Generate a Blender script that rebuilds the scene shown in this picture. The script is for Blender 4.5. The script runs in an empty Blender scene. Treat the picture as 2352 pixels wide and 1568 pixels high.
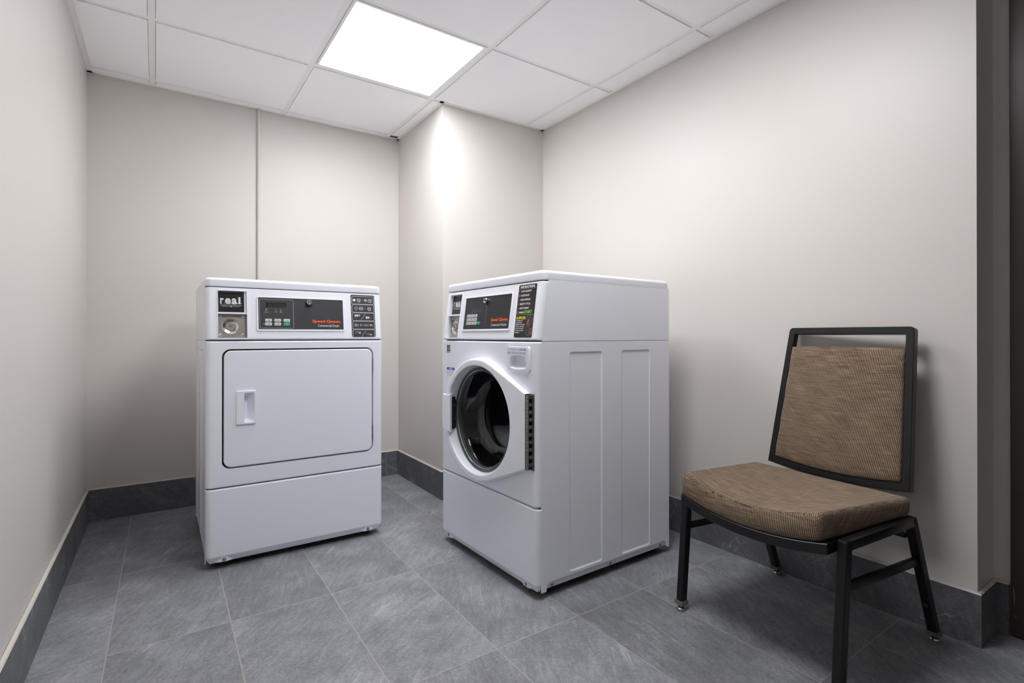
import bpy, bmesh, math, random
from mathutils import Vector, Matrix
PI = math.pi
random.seed(4)
sc = bpy.context.scene
COL = sc.collection

# ------------------------------------------------------------------ materials
def new_mat(name):
    m = bpy.data.materials.new(name); m.use_nodes = True
    nt = m.node_tree
    return m, nt, nt.nodes['Principled BSDF']

def N(nt, typ, **kw):
    n = nt.nodes.new(typ)
    for k, v in kw.items():
        if k.startswith('i_'):
            key = k[2:]
            n.inputs[int(key) if key.isdigit() else key].default_value = v
        else:
            setattr(n, k, v)
    return n

def L(nt, a, b): nt.links.new(a, b)

def math_n(nt, op, a, b=None, c=None):
    n = nt.nodes.new('ShaderNodeMath'); n.operation = op
    for i, v in enumerate((a, b, c)):
        if v is None: continue
        if isinstance(v, (int, float)): n.inputs[i].default_value = v
        else: nt.links.new(v, n.inputs[i])
    return n.outputs[0]

def mix_col(nt, fac, a, b):
    n = nt.nodes.new('ShaderNodeMix'); n.data_type = 'RGBA'
    for i, v in ((0, fac), (6, a), (7, b)):
        if isinstance(v, (int, float)): n.inputs[i].default_value = v
        elif isinstance(v, (tuple, list)): n.inputs[i].default_value = (*v[:3], 1)
        else: nt.links.new(v, n.inputs[i])
    return n.outputs[2]

def simple(name, col, rough=0.5, metal=0.0, spec=0.5, grain=0.0, gscale=200.0, bump=0.0, coat=0.0):
    """plain surface with a fine procedural grain in colour and relief"""
    m, nt, b = new_mat(name)
    b.inputs['Base Color'].default_value = (*col, 1)
    b.inputs['Roughness'].default_value = rough
    b.inputs['Metallic'].default_value = metal
    b.inputs['Specular IOR Level'].default_value = spec
    if coat:
        b.inputs['Coat Weight'].default_value = coat
        b.inputs['Coat Roughness'].default_value = 0.08
    if grain or bump:
        tc = N(nt, 'ShaderNodeTexCoord')
        nz = N(nt, 'ShaderNodeTexNoise', i_Scale=gscale, i_Detail=3.0)
        L(nt, tc.outputs['Object'], nz.inputs['Vector'])
        if grain:
            lo = tuple(c * (1 - grain) for c in col); hi = tuple(min(1, c * (1 + grain)) for c in col)
            L(nt, mix_col(nt, nz.outputs[0], lo, hi), b.inputs['Base Color'])
        if bump:
            bp = N(nt, 'ShaderNodeBump', i_Strength=bump, i_Distance=0.001)
            L(nt, nz.outputs[0], bp.inputs['Height']); L(nt, bp.outputs[0], b.inputs['Normal'])
    return m

M = {}
M['wall'] = simple('painted_wall', (0.632, 0.603, 0.572), 0.42, spec=0.35, grain=0.012, gscale=260, bump=0.10)
M['pipe'] = simple('painted_conduit', (0.62, 0.585, 0.555), 0.4, spec=0.35, grain=0.01, gscale=120)
M['tile_ceiling'] = simple('ceiling_board', (0.93, 0.93, 0.94), 0.9, spec=0.1, grain=0.05, gscale=420, bump=0.25)
M['grid'] = simple('ceiling_grid_paint', (0.86, 0.855, 0.85), 0.45, spec=0.4, grain=0.01)
M['plenum'] = simple('plenum_dark', (0.25, 0.25, 0.25), 0.9)
M['enamel'] = simple('white_enamel', (0.825, 0.845, 0.92), 0.27, spec=0.5, grain=0.006, gscale=90, bump=0.03)
M['plastic'] = simple('white_plastic', (0.83, 0.85, 0.92), 0.22, spec=0.5, grain=0.005, gscale=60)
M['gap'] = simple('dark_gap', (0.05, 0.055, 0.065), 0.6, grain=0.1)
M['under'] = simple('galvanised_dark', (0.03, 0.03, 0.03), 0.7, grain=0.2)
M['rubber'] = simple('black_rubber', (0.02, 0.02, 0.021), 0.6, grain=0.1)
M['gasket'] = simple('grey_rubber_gasket', (0.045, 0.047, 0.05), 0.45, grain=0.1)
M['drum'] = simple('dark_drum', (0.06, 0.06, 0.065), 0.35, metal=0.6, grain=0.15, gscale=40)
M['chrome'] = simple('chrome', (0.72, 0.72, 0.72), 0.14, metal=1.0, grain=0.03)
M['steel'] = simple('brushed_steel', (0.47, 0.42, 0.375), 0.36, metal=0.9, grain=0.10, gscale=350, bump=0.05)
M['hinge'] = simple('hinge_steel', (0.40, 0.37, 0.33), 0.32, metal=1.0, grain=0.12, gscale=150)
M['screw'] = simple('zinc_screw', (0.30, 0.34, 0.36), 0.35, metal=0.9, grain=0.1)
M['panel'] = simple('charcoal_overlay', (0.035, 0.036, 0.041), 0.42, spec=0.45, grain=0.12, gscale=700, bump=0.05)
M['panel_black'] = simple('black_overlay', (0.018, 0.018, 0.020), 0.40, spec=0.45, grain=0.12, gscale=700, bump=0.05)
M['label_black'] = simple('black_label', (0.012, 0.012, 0.015), 0.3, spec=0.5, grain=0.1)
M['label_brown'] = simple('black_print_label', (0.016, 0.012, 0.012), 0.25, spec=0.5, grain=0.1)
M['label_white'] = simple('paper_label', (0.80, 0.79, 0.77), 0.5, grain=0.02)
M['window'] = simple('display_window', (0.020, 0.018, 0.015), 0.2, grain=0.1)
M['segment'] = simple('unlit_segment', (0.070, 0.058, 0.046), 0.4, grain=0.1)
M['ink_white'] = simple('white_ink', (0.80, 0.81, 0.83), 0.5, grain=0.01)
M['ink_grey'] = simple('grey_ink', (0.36, 0.36, 0.37), 0.5, grain=0.02)
M['ink_dark'] = simple('dark_ink', (0.10, 0.10, 0.11), 0.5, grain=0.02)
M['ink_black'] = simple('black_ink', (0.015, 0.015, 0.015), 0.5, grain=0.02)
M['ink_orange'] = simple('orange_ink', (0.88, 0.085, 0.012), 0.5, grain=0.01)
M['ink_red'] = simple('red_ink', (0.75, 0.075, 0.03), 0.5, grain=0.01)
M['ink_amber'] = simple('amber_ink', (0.85, 0.20, 0.02), 0.5, grain=0.01)
M['ink_yellow'] = simple('yellow_ink', (0.75, 0.68, 0.02), 0.5, grain=0.01)
M['ink_blue'] = simple('blue_ink', (0.035, 0.17, 0.62), 0.5, grain=0.01)
M['ink_navy'] = simple('navy_ink', (0.008, 0.06, 0.42), 0.5, grain=0.01)
M['ink_purple'] = simple('purple_ink', (0.26, 0.05, 0.33), 0.5, grain=0.01)
M['ink_lime'] = simple('lime_ink', (0.22, 0.62, 0.03), 0.5, grain=0.01)
M['button'] = simple('pale_button', (0.62, 0.63, 0.65), 0.4, grain=0.02)
M['button_green'] = simple('green_button', (0.0, 0.36, 0.14), 0.4, grain=0.02)
M['black_metal'] = simple('black_powder_coat', (0.0060, 0.0060, 0.0068), 0.36, spec=0.40, grain=0.15, gscale=500, bump=0.10)
M['glide'] = simple('smoky_glide_plastic', (0.16, 0.145, 0.13), 0.25, grain=0.1)
M['door_brown'] = simple('dark_brown_door', (0.030, 0.024, 0.019), 0.36, spec=0.5, grain=0.2, gscale=300, bump=0.12)
M['scuff'] = simple('pale_scuff', (0.16, 0.14, 0.12), 0.6, grain=0.3, gscale=120)
M['caulk'] = simple('painted_caulk', (0.62, 0.58, 0.53), 0.5, grain=0.05, gscale=150)
M['edge_metal'] = simple('aluminium_edge', (0.75, 0.75, 0.76), 0.3, metal=0.8, grain=0.04)

def emission(name, col, strength):
    m, nt, b = new_mat(name)
    b.inputs['Base Color'].default_value = (*col, 1)
    b.inputs['Emission Color'].default_value = (*col, 1)
    b.inputs['Emission Strength'].default_value = strength
    return m
M['diffuser'] = emission('lit_diffuser', (0.985, 0.988, 1.0), 20.0)
M['diffuser_near'] = emission('lit_diffuser_bright', (0.985, 0.988, 1.0), 23.5)
M['led_green'] = emission('lit_green_led', (0.30, 0.85, 0.02), 0.9)

def slate(name, floor=True):
    m, nt, b = new_mat(name)
    tc = N(nt, 'ShaderNodeTexCoord'); sp = N(nt, 'ShaderNodeSeparateXYZ')
    L(nt, tc.outputs['Object'], sp.inputs[0])
    x, y, z = sp.outputs
    if floor:
        pu, pv = 0.3045, 0.6022
        u = math_n(nt, 'DIVIDE', math_n(nt, 'ADD', x, 0.131), pu)
        v = math_n(nt, 'DIVIDE', math_n(nt, 'SUBTRACT', math_n(nt, 'MULTIPLY_ADD', x, -0.0165, y), 0.655), pv)
    else:
        pu, pv = 0.9, 10.0
        run = math_n(nt, 'ADD', x, y)
        u = math_n(nt, 'DIVIDE', run, pu)
        v = math_n(nt, 'DIVIDE', math_n(nt, 'ADD', z, 5.0), pv)
    fu = math_n(nt, 'FRACT', u); fv = math_n(nt, 'FRACT', v)
    cu = math_n(nt, 'FLOOR', u); cv = math_n(nt, 'FLOOR', v)
    cell = N(nt, 'ShaderNodeCombineXYZ'); L(nt, cu, cell.inputs[0]); L(nt, cv, cell.inputs[1])
    wn = N(nt, 'ShaderNodeTexWhiteNoise', noise_dimensions='3D'); L(nt, cell.outputs[0], wn.inputs['Vector'])
    du = math_n(nt, 'MULTIPLY', math_n(nt, 'MINIMUM', fu, math_n(nt, 'SUBTRACT', 1.0, fu)), pu)
    dv = math_n(nt, 'MULTIPLY', math_n(nt, 'MINIMUM', fv, math_n(nt, 'SUBTRACT', 1.0, fv)), pv)
    d = math_n(nt, 'MINIMUM', du, dv)
    if not floor:       # the two tile joints that show
        d = math_n(nt, 'MINIMUM', math_n(nt, 'ABSOLUTE', math_n(nt, 'SUBTRACT', run, 4.404)), math_n(nt, 'ABSOLUTE', math_n(nt, 'SUBTRACT', run, 3.948)))
    # ragged joint
    jn = N(nt, 'ShaderNodeTexNoise', i_Scale=60.0, i_Detail=3.0); L(nt, tc.outputs['Object'], jn.inputs['Vector'])
    d2 = math_n(nt, 'ADD', d, math_n(nt, 'MULTIPLY', math_n(nt, 'SUBTRACT', jn.outputs[0], 0.5), 0.0022))
    mr = N(nt, 'ShaderNodeMapRange', interpolation_type='SMOOTHSTEP'); L(nt, d2, mr.inputs[0])
    mr.inputs[1].default_value = 0.0010; mr.inputs[2].default_value = 0.0021
    mr.inputs[3].default_value = 1.0; mr.inputs[4].default_value = 0.0
    grout = mr.outputs[0]
    # each tile: own offset and own streak direction
    off = N(nt, 'ShaderNodeVectorMath', operation='SCALE'); L(nt, wn.outputs['Color'], off.inputs[0]); off.inputs['Scale'].default_value = 23.0
    pos = N(nt, 'ShaderNodeVectorMath', operation='ADD'); L(nt, tc.outputs['Object'], pos.inputs[0]); L(nt, off.outputs[0], pos.inputs[1])
    rot = N(nt, 'ShaderNodeVectorRotate', rotation_type='AXIS_ANGLE')
    rot.inputs['Axis'].default_value = (0, 0, 1) if floor else (0.5, 0.5, 0)
    L(nt, tc.outputs['Object'], rot.inputs['Vector'])
    L(nt, math_n(nt, 'MULTIPLY_ADD', wn.outputs['Value'], 0.9, -1.45), rot.inputs['Angle'])
    rp = N(nt, 'ShaderNodeVectorMath', operation='ADD'); L(nt, rot.outputs[0], rp.inputs[0]); L(nt, off.outputs[0], rp.inputs[1])
    st = N(nt, 'ShaderNodeVectorMath', operation='MULTIPLY'); L(nt, rp.outputs[0], st.inputs[0])
    st.inputs[1].default_value = (13.0, 60.0, 40.0) if floor else (14.0, 14.0, 60.0)
    streak = N(nt, 'ShaderNodeTexNoise', i_Scale=1.0, i_Detail=6.0, i_Roughness=0.62, i_Distortion=0.5); L(nt, st.outputs[0], streak.inputs['Vector'])
    cloud = N(nt, 'ShaderNodeTexNoise', i_Scale=6.5, i_Detail=5.0, i_Roughness=0.6); L(nt, pos.outputs[0], cloud.inputs['Vector'])
    grain = N(nt, 'ShaderNodeTexNoise', i_Scale=130.0, i_Detail=6.0, i_Roughness=0.78); L(nt, pos.outputs[0], grain.inputs['Vector'])
    h = math_n(nt, 'ADD', math_n(nt, 'MULTIPLY', streak.outputs[0], 0.27), math_n(nt, 'ADD', math_n(nt, 'MULTIPLY', cloud.outputs[0], 0.36), math_n(nt, 'MULTIPLY', grain.outputs[0], 0.50)))
    h2 = math_n(nt, 'ADD', h, math_n(nt, 'MULTIPLY', math_n(nt, 'SUBTRACT', wn.outputs['Value'], 0.5), 0.07))
    ramp = N(nt, 'ShaderNodeValToRGB'); L(nt, h2, ramp.inputs[0])
    e = ramp.color_ramp.elements
    q_ = 1.0 if floor else 0.62
    e[0].position = 0.36; e[0].color = (0.105 * q_, 0.108 * q_, 0.118 * q_, 1)
    e[1].position = 0.72; e[1].color = (0.335 * q_, 0.345 * q_, 0.375 * q_, 1)
    el = e.new(0.54); el.color = (0.190 * q_, 0.196 * q_, 0.215 * q_, 1)
    # thin pale scratches
    sv = N(nt, 'ShaderNodeVectorMath', operation='MULTIPLY'); L(nt, rp.outputs[0], sv.inputs[0]); sv.inputs[1].default_value = (1.1, 15.0, 6.0)
    sn = N(nt, 'ShaderNodeTexNoise', i_Scale=1.0, i_Detail=2.5, i_Distortion=0.35); L(nt, sv.outputs[0], sn.inputs['Vector'])
    ridge = math_n(nt, 'ABSOLUTE', math_n(nt, 'SUBTRACT', sn.outputs[0], 0.5))
    rm = N(nt, 'ShaderNodeMapRange'); L(nt, ridge, rm.inputs[0]); rm.inputs[1].default_value = 0.0; rm.inputs[2].default_value = 0.011
    rm.inputs[3].default_value = 0.55; rm.inputs[4].default_value = 0.0
    sm = N(nt, 'ShaderNodeMapRange'); L(nt, cloud.outputs[0], sm.inputs[0]); sm.inputs[1].default_value = 0.48; sm.inputs[2].default_value = 0.62
    scr = math_n(nt, 'MULTIPLY', rm.outputs[0], sm.outputs[0])
    c1 = mix_col(nt, scr, ramp.outputs[0], (0.46, 0.46, 0.48))
    gcol = (0.34, 0.325, 0.295) if floor else (0.26, 0.25, 0.235)
    c2 = mix_col(nt, grout, c1, gcol)
    L(nt, c2, b.inputs['Base Color'])
    b.inputs['Roughness'].default_value = 0.52
    b.inputs['Specular IOR Level'].default_value = 0.38
    hh = math_n(nt, 'SUBTRACT', math_n(nt, 'MULTIPLY', h, 1.0), math_n(nt, 'MULTIPLY', grout, 0.5))
    bp = N(nt, 'ShaderNodeBump', i_Strength=0.35, i_Distance=0.003); L(nt, hh, bp.inputs['Height']); L(nt, bp.outputs[0], b.inputs['Normal'])
    return m
M['floor'] = slate('slate_floor_tile', True)
M['slate'] = slate('slate_baseboard_tile', False)

def fabric():
    m, nt, b = new_mat('woven_tweed')
    tc = N(nt, 'ShaderNodeTexCoord'); sp = N(nt, 'ShaderNodeSeparateXYZ')
    L(nt, tc.outputs['Object'], sp.inputs[0])
    x, y, z = sp.outputs
    wob = N(nt, 'ShaderNodeTexNoise', i_Scale=25.0, i_Detail=2.0); L(nt, tc.outputs['Object'], wob.inputs['Vector'])
    wv = math_n(nt, 'MULTIPLY', math_n(nt, 'SUBTRACT', wob.outputs[0], 0.5), 0.0007)
    u = math_n(nt, 'ADD', math_n(nt, 'ADD', x, math_n(nt, 'MULTIPLY', z, 0.9)), wv)
    v = math_n(nt, 'ADD', math_n(nt, 'SUBTRACT', z, y), wv)
    P = 0.0050
    su = math_n(nt, 'SINE', math_n(nt, 'MULTIPLY', u, 2 * PI / P))
    sv = math_n(nt, 'SINE', math_n(nt, 'MULTIPLY', v, 2 * PI / (P * 0.98)))
    w = math_n(nt, 'MULTIPLY', su, sv)
    cv = N(nt, 'ShaderNodeCombineXYZ'); L(nt, math_n(nt, 'MULTIPLY', u, 14.0), cv.inputs[0]); L(nt, math_n(nt, 'MULTIPLY', v, 330.0), cv.inputs[1])
    slub = N(nt, 'ShaderNodeTexNoise', i_Scale=1.0, i_Detail=3.0); L(nt, cv.outputs[0], slub.inputs['Vector'])
    cw = N(nt, 'ShaderNodeCombineXYZ'); L(nt, math_n(nt, 'MULTIPLY', u, 330.0), cw.inputs[0]); L(nt, math_n(nt, 'MULTIPLY', v, 12.0), cw.inputs[1])
    warp = N(nt, 'ShaderNodeTexNoise', i_Scale=1.0, i_Detail=2.0); L(nt, cw.outputs[0], warp.inputs['Vector'])
    t = math_n(nt, 'ADD', math_n(nt, 'ADD', w, math_n(nt, 'MULTIPLY', math_n(nt, 'SUBTRACT', slub.outputs[0], 0.5), 1.25)), math_n(nt, 'MULTIPLY', math_n(nt, 'SUBTRACT', warp.outputs[0], 0.5), 0.8))
    mr = N(nt, 'ShaderNodeMapRange', interpolation_type='SMOOTHSTEP'); L(nt, t, mr.inputs[0])
    mr.inputs[1].default_value = -0.28; mr.inputs[2].default_value = 0.85
    tan = mix_col(nt, slub.outputs[0], (0.36, 0.235, 0.145), (0.70, 0.53, 0.36))
    L(nt, mix_col(nt, mr.outputs[0], (0.034, 0.022, 0.017), tan), b.inputs['Base Color'])
    b.inputs['Roughness'].default_value = 0.85
    b.inputs['Specular IOR Level'].default_value = 0.2
    b.inputs['Sheen Weight'].default_value = 0.15
    bp = N(nt, 'ShaderNodeBump', i_Strength=0.5, i_Distance=0.0008); L(nt, w, bp.inputs['Height']); L(nt, bp.outputs[0], b.inputs['Normal'])
    return m
M['fabric'] = fabric()
M['seam'] = simple('dark_seam_thread', (0.05, 0.035, 0.025), 0.8, grain=0.2)

def glass(name, col, rough=0.0):
    m, nt, b = new_mat(name)
    b.inputs['Base Color'].default_value = (*col, 1)
    b.inputs['Transmission Weight'].default_value = 1.0
    b.inputs['Roughness'].default_value = rough
    b.inputs['IOR'].default_value = 1.47
    return m
M['glass'] = glass('door_glass', (0.62, 0.66, 0.66))
M['glass_edge'] = simple('green_glass_edge', (0.030, 0.068, 0.064), 0.12, spec=0.6, grain=0.15, gscale=30)

# ------------------------------------------------------------------ mesh helpers
class MB:
    """collects shapes in one bmesh; mats is the list of material keys used"""
    def __init__(self, *mats):
        self.bm = bmesh.new(); self.mats = list(mats) or ['enamel']
    def mi(self, mat):
        if mat is None: return 0
        if mat not in self.mats: self.mats.append(mat)
        return self.mats.index(mat)
    def face(self, pts, mat=None):
        f = self.bm.faces.new([self.bm.verts.new(p) for p in pts]); f.material_index = self.mi(mat); return f
    def box(self, x0, x1, y0, y1, z0, z1, r=0.0, seg=2, mat=None, mtx=None):
        b = bmesh.new(); bmesh.ops.create_cube(b, size=1.0)
        for v in b.verts:
            v.co = Vector(((x0 + x1) / 2 + v.co.x * (x1 - x0), (y0 + y1) / 2 + v.co.y * (y1 - y0), (z0 + z1) / 2 + v.co.z * (z1 - z0)))
        if r > 0: bmesh.ops.bevel(b, geom=b.edges[:], offset=r, segments=seg, affect='EDGES', profile=0.5)
        self.take(b, mat, mtx)
    def take(self, b, mat=None, mtx=None):
        mi = self.mi(mat); mp = {}
        for v in b.verts: mp[v] = self.bm.verts.new(mtx @ v.co if mtx else v.co)
        for f in b.faces:
            try:
                nf = self.bm.faces.new([mp[v] for v in f.verts]); nf.material_index = mi
            except ValueError: pass
        b.free()
    def loft(self, rings, closed=True, cap0=False, cap1=False, mat=None, loop=False):
        mi = self.mi(mat)
        R = [[self.bm.verts.new(p) for p in r] for r in rings]
        n = len(R[0]); seq = list(range(len(R) - 1))
        pairs = [(i, i + 1) for i in seq] + ([(len(R) - 1, 0)] if loop else [])
        for i, k in pairs:
            for j in range(n if closed else n - 1):
                q = (j + 1) % n
                f = self.bm.faces.new((R[i][j], R[i][q], R[k][q], R[k][j])); f.material_index = mi
        if cap0: f = self.bm.faces.new(R[0][::-1]); f.material_index = mi
        if cap1: f = self.bm.faces.new(R[-1]); f.material_index = mi
        return R
    def lathe(self, prof, centre, axis='y', n=64, mat=None, closed=False):
        """prof: (radius, along)"""
        rings = []
        for r, a in prof:
            ring = []
            for k in range(n):
                t = 2 * PI * k / n; c, s = r * math.cos(t), r * math.sin(t)
                if axis == 'y': p = (centre[0] + c, centre[1] + a, centre[2] + s)
                elif axis == 'z': p = (centre[0] + c, centre[1] + s, centre[2] + a)
                else: p = (centre[0] + a, centre[1] + c, centre[2] + s)
                ring.append(p)
            rings.append(ring)
        self.loft(rings, True, mat=mat, loop=closed)
    def cyl(self, c, r, a0, a1, axis='y', n=24, mat=None, bev=0.0):
        prof = [(1e-5, a0), (max(r - bev, 1e-4), a0)] + ([(r, a0 + bev)] if bev else []) + ([(r, a1 - bev)] if bev else [(r, a1)]) + ([(r - bev, a1)] if bev else []) + [(1e-5, a1)]
        if not bev: prof = [(1e-5, a0), (r, a0), (r, a1), (1e-5, a1)]
        self.lathe(prof, c, axis, n, mat)
    def fill(self, outer, holes=(), mat=None):
        mi = self.mi(mat); b = bmesh.new(); es = []; loops = []
        for lp in [outer, *holes]:
            vs = [b.verts.new(p) for p in lp]
            for i in range(len(vs)): es.append(b.edges.new((vs[i], vs[(i + 1) % len(vs)])))
        bmesh.ops.triangle_fill(b, use_beauty=True, use_dissolve=False, edges=es)
        mp = {}
        for v in b.verts: mp[v] = self.bm.verts.new(v.co)
        for f in b.faces:
            nf = self.bm.faces.new([mp[v] for v in f.verts]); nf.material_index = mi
        b.free()
    def sweep(self, path, prof, skip=None, mat=None):
        """path (x,y,nx,ny) outward normals; prof (inset,z)"""
        mi = self.mi(mat)
        V = [[self.bm.verts.new((x - nx * i, y - ny * i, z)) for i, z in prof] for x, y, nx, ny in path]
        for a in range(len(V) - 1):
            for k in range(len(prof) - 1):
                if skip and (a, k) == skip: continue
                f = self.bm.faces.new((V[a][k], V[a + 1][k], V[a + 1][k + 1], V[a][k + 1])); f.material_index = mi
    def bar(self, p0, p1, w, d, up=(0, 0, 1), r=0.002, mat=None, cut=None):
        """square tube from p0 to p1; w across, d deep. cut: ends cut horizontally"""
        p0, p1 = Vector(p0), Vector(p1); a = (p1 - p0)
        if cut:
            rings = [[p + Vector((sx * w / 2, sy * d / 2, 0)) for sx, sy in cut] for p in (p0, p1)]
        b = bmesh.new(); bmesh.ops.create_cube(b, size=1.0)
        z = a.normalized(); x = Vector(up).cross(z)
        if x.length < 1e-5: x = Vector((1, 0, 0)).cross(z)
        x.normalize(); y = z.cross(x)
        ln = a.length
        for v in b.verts: v.co = Vector((v.co.x * w, v.co.y * d, (v.co.z + .5) * ln))
        if r: bmesh.ops.bevel(b, geom=b.edges[:], offset=r, segments=2, affect='EDGES', profile=0.5)
        mt = Matrix((x, y, z)).transposed().to_4x4(); mt.translation = p0
        self.take(b, mat, mt)
    def xform(self, mtx):
        self.bm.transform(mtx)
    def build(self, name, parent=None, smooth=40, weighted=False, weld=True):
        if weld: bmesh.ops.remove_doubles(self.bm, verts=self.bm.verts[:], dist=1e-6)
        bmesh.ops.recalc_face_normals(self.bm, faces=self.bm.faces[:])
        me = bpy.data.meshes.new(name); self.bm.to_mesh(me); self.bm.free()
        for k in self.mats: me.materials.append(M[k])
        if smooth:
            me.shade_smooth(); me.set_sharp_from_angle(angle=math.radians(smooth))
        o = bpy.data.objects.new(name, me); COL.objects.link(o)
        if parent: o.parent = parent
        if weighted:
            w = o.modifiers.new('weighted', 'WEIGHTED_NORMAL'); w.keep_sharp = True
        return o

def tag(o, label=None, cat=None, group=None, kind=None):
    for k, v in (('label', label), ('category', cat), ('group', group), ('kind', kind)):
        if v: o[k] = v
    return o

def empty(name, loc, rz=0.0):
    o = bpy.data.objects.new(name, None); COL.objects.link(o)
    o.location = loc; o.rotation_euler = (0, 0, rz); o.empty_display_size = 0.1
    return o

def rrect(x0, x1, z0, z1, r, seg=5):
    pts = []
    for cx, cz, a in ((x1 - r, z1 - r, 0), (x0 + r, z1 - r, 90), (x0 + r, z0 + r, 180), (x1 - r, z0 + r, 270)):
        for k in range(seg + 1):
            t = math.radians(a + 90 * k / seg); pts.append((cx + r * math.cos(t), cz + r * math.sin(t)))
    return pts

def lift(loop, y): return [(x, y, z) for x, z in loop]

# ------------------------------------------------------------------ printing on flat surfaces
_txt = {}
def text_mesh(s, bold=0.0):
    key = (s, bold)
    if key in _txt: return _txt[key]
    cu = bpy.data.curves.new('t', 'FONT'); cu.body = s; cu.size = 1.0; cu.offset = bold; cu.resolution_u = 4
    ob = bpy.data.objects.new('t', cu); COL.objects.link(ob)
    bpy.context.view_layer.update()
    me = ob.evaluated_get(bpy.context.evaluated_depsgraph_get()).to_mesh()
    vs = [(v.co.x, v.co.y) for v in me.vertices]; fs = [tuple(p.vertices) for p in me.polygons]
    bpy.data.objects.remove(ob); bpy.data.curves.remove(cu)
    _txt[key] = (vs, fs)
    return vs, fs

class Print:
    """flat marks in a plane: (u, s) coordinates, lifted a fraction of a millimetre"""
    def __init__(self, place): self.place = place; self.mb = MB('ink_white')
    def poly(self, pts, ink, lv=1): self.mb.face([self.place(u, s, lv * 0.00025) for u, s in pts], ink)
    def rect(self, u0, u1, s0, s1, ink, lv=1): self.poly([(u0, s0), (u1, s0), (u1, s1), (u0, s1)], ink, lv)
    def rrect(self, u0, u1, s0, s1, r, ink, lv=1): self.poly(rrect(u0, u1, s0, s1, r, 4), ink, lv)
    def disc(self, u, s, r, ink, lv=1, n=20): self.poly([(u + r * math.cos(2 * PI * k / n), s + r * math.sin(2 * PI * k / n)) for k in range(n)], ink, lv)
    def loop(self, pts, w, ink, lv=1, closed=True):
        n = len(pts)
        for i in range(n if closed else n - 1): self.line(pts[i], pts[(i + 1) % n], w, ink, lv)
    def line(self, a, b, w, ink, lv=1):
        d = Vector((b[0] - a[0], b[1] - a[1]))
        if d.length < 1e-7: return
        d.normalize(); px, py = -d.y * w / 2, d.x * w / 2; e = w * 0.25
        self.poly([(a[0] + px - d.x * e, a[1] + py - d.y * e), (b[0] + px + d.x * e, b[1] + py + d.y * e), (b[0] - px + d.x * e, b[1] - py + d.y * e), (a[0] - px - d.x * e, a[1] - py - d.y * e)], ink, lv)
    def ring(self, u, s, r, w, ink, lv=1, n=22): self.loop([(u + r * math.cos(2 * PI * k / n), s + r * math.sin(2 * PI * k / n)) for k in range(n)], w, ink, lv)
    def text(self, s, u0, u1, s0, s1, ink, lv=1, bold=0.0, turn=False):
        """fits the capitals' box of the text to u0..u1, s0..s1 (baseline to cap top)"""
        vs, fs = text_mesh(s, bold)
        x0 = min(v[0] for v in vs); x1 = max(v[0] for v in vs)
        cap = max(v[1] for v in text_mesh('H', bold)[0]) 
        mi = self.mb.mi(ink); V = []
        for x, y in vs:
            a, b = (x - x0) / (x1 - x0), y / cap
            if turn: p = (u1 - b * (u1 - u0), s0 + a * (s1 - s0))
            else: p = (u0 + a * (u1 - u0), s0 + b * (s1 - s0))
            V.append(self.mb.bm.verts.new(self.place(*p, lv * 0.00025)))
        for f in fs:
            try: self.mb.bm.faces.new([V[i] for i in f]).material_index = mi
            except ValueError: pass
    def words(self, u0, u1, s0, s1, ink, lv=1, n=3):
        """illegibly small print: word-length strokes"""
        rnd = random.Random(int((u0 + s0 * 7) * 1e5)); tot = u1 - u0; x = u0
        ws = [rnd.uniform(0.6, 1.4) for _ in range(n)]; k = sum(ws)
        for w in ws:
            l = tot * w / k; self.rect(x, x + l * 0.84, s0, s1, ink, lv); x += l
    def build(self, name, parent): return self.mb.build(name, parent, smooth=0, weld=False)

# ------------------------------------------------------------------ measures of the room (metres; camera stands over x=0, y=0)
XL, YB, XC, YC, XR, YE = -0.3061, 3.2486, 1.2506, 2.5961, 1.9310, 0.5004
XD = 2.080            # wall beside the door, set back past the end of the right wall
YF = -1.70            # wall behind the camera
ZC = 2.1591           # ceiling
HB, TB = 0.1539, 0.0115
HT = 2.32

def wall(name, poly, z0=0.0, z1=HT, mat='wall', label=None):
    b = MB(mat); 
    b.loft([[(x, y, z0) for x, y in poly], [(x, y, z1) for x, y in poly]], True, True, True)
    o = b.build(name, smooth=0); tag(o, label, 'wall', kind='structure'); return o
T = 0.12
wall('wall_left', [(XL - T, YF - T), (XL, YF - T), (XL, YB + T), (XL - T, YB + T)], label='long beige wall running from the camera to the corner beside the dryer')
wall('wall_back', [(XL, YB), (XC + 0.05, YB), (XC + 0.05, YB + T), (XL, YB + T)], label='beige wall behind the dryer with the thin vertical pipe')
wall('wall_column', [(XC, YC), (XR + T, YC), (XR + T, YB + T), (XC + 0.05, YB + T), (XC + 0.05, YB), (XC, YB)], label='boxed-out beige wall corner behind the washer')
wall('wall_right', [(XR, YE), (XD, YE), (XD + T, YE), (XD + T, YC), (XR, YC)], label='bright beige wall behind the chair and the washer')
wall('wall_right_recess', [(XD, 0.462), (XD + T, 0.462), (XD + T, YE), (XD, YE)], label='narrow dim strip of wall between the wall end and the dark door')
wall('wall_right_front', [(XD, YF), (XD + T, YF), (XD + T, -0.46), (XD, -0.46)], label='beige wall beyond the dark door')
wall('wall_right_lintel', [(XD, -0.46), (XD + T, -0.46), (XD + T, 0.462), (XD, 0.462)], 2.10, HT, label='beige wall over the dark door')
wall('wall_front', [(XL - T, YF - T), (XD + T, YF - T), (XD + T, YF), (XL - T, YF)], label='beige wall facing the two machines')

fb = MB('floor'); fb.box(XL - T, XD + T, YF - T, YB + T, -0.08, 0.0)
tag(fb.build('floor', smooth=0), 'grey slate-look tile floor with pale grout lines', 'floor', kind='structure')

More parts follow.
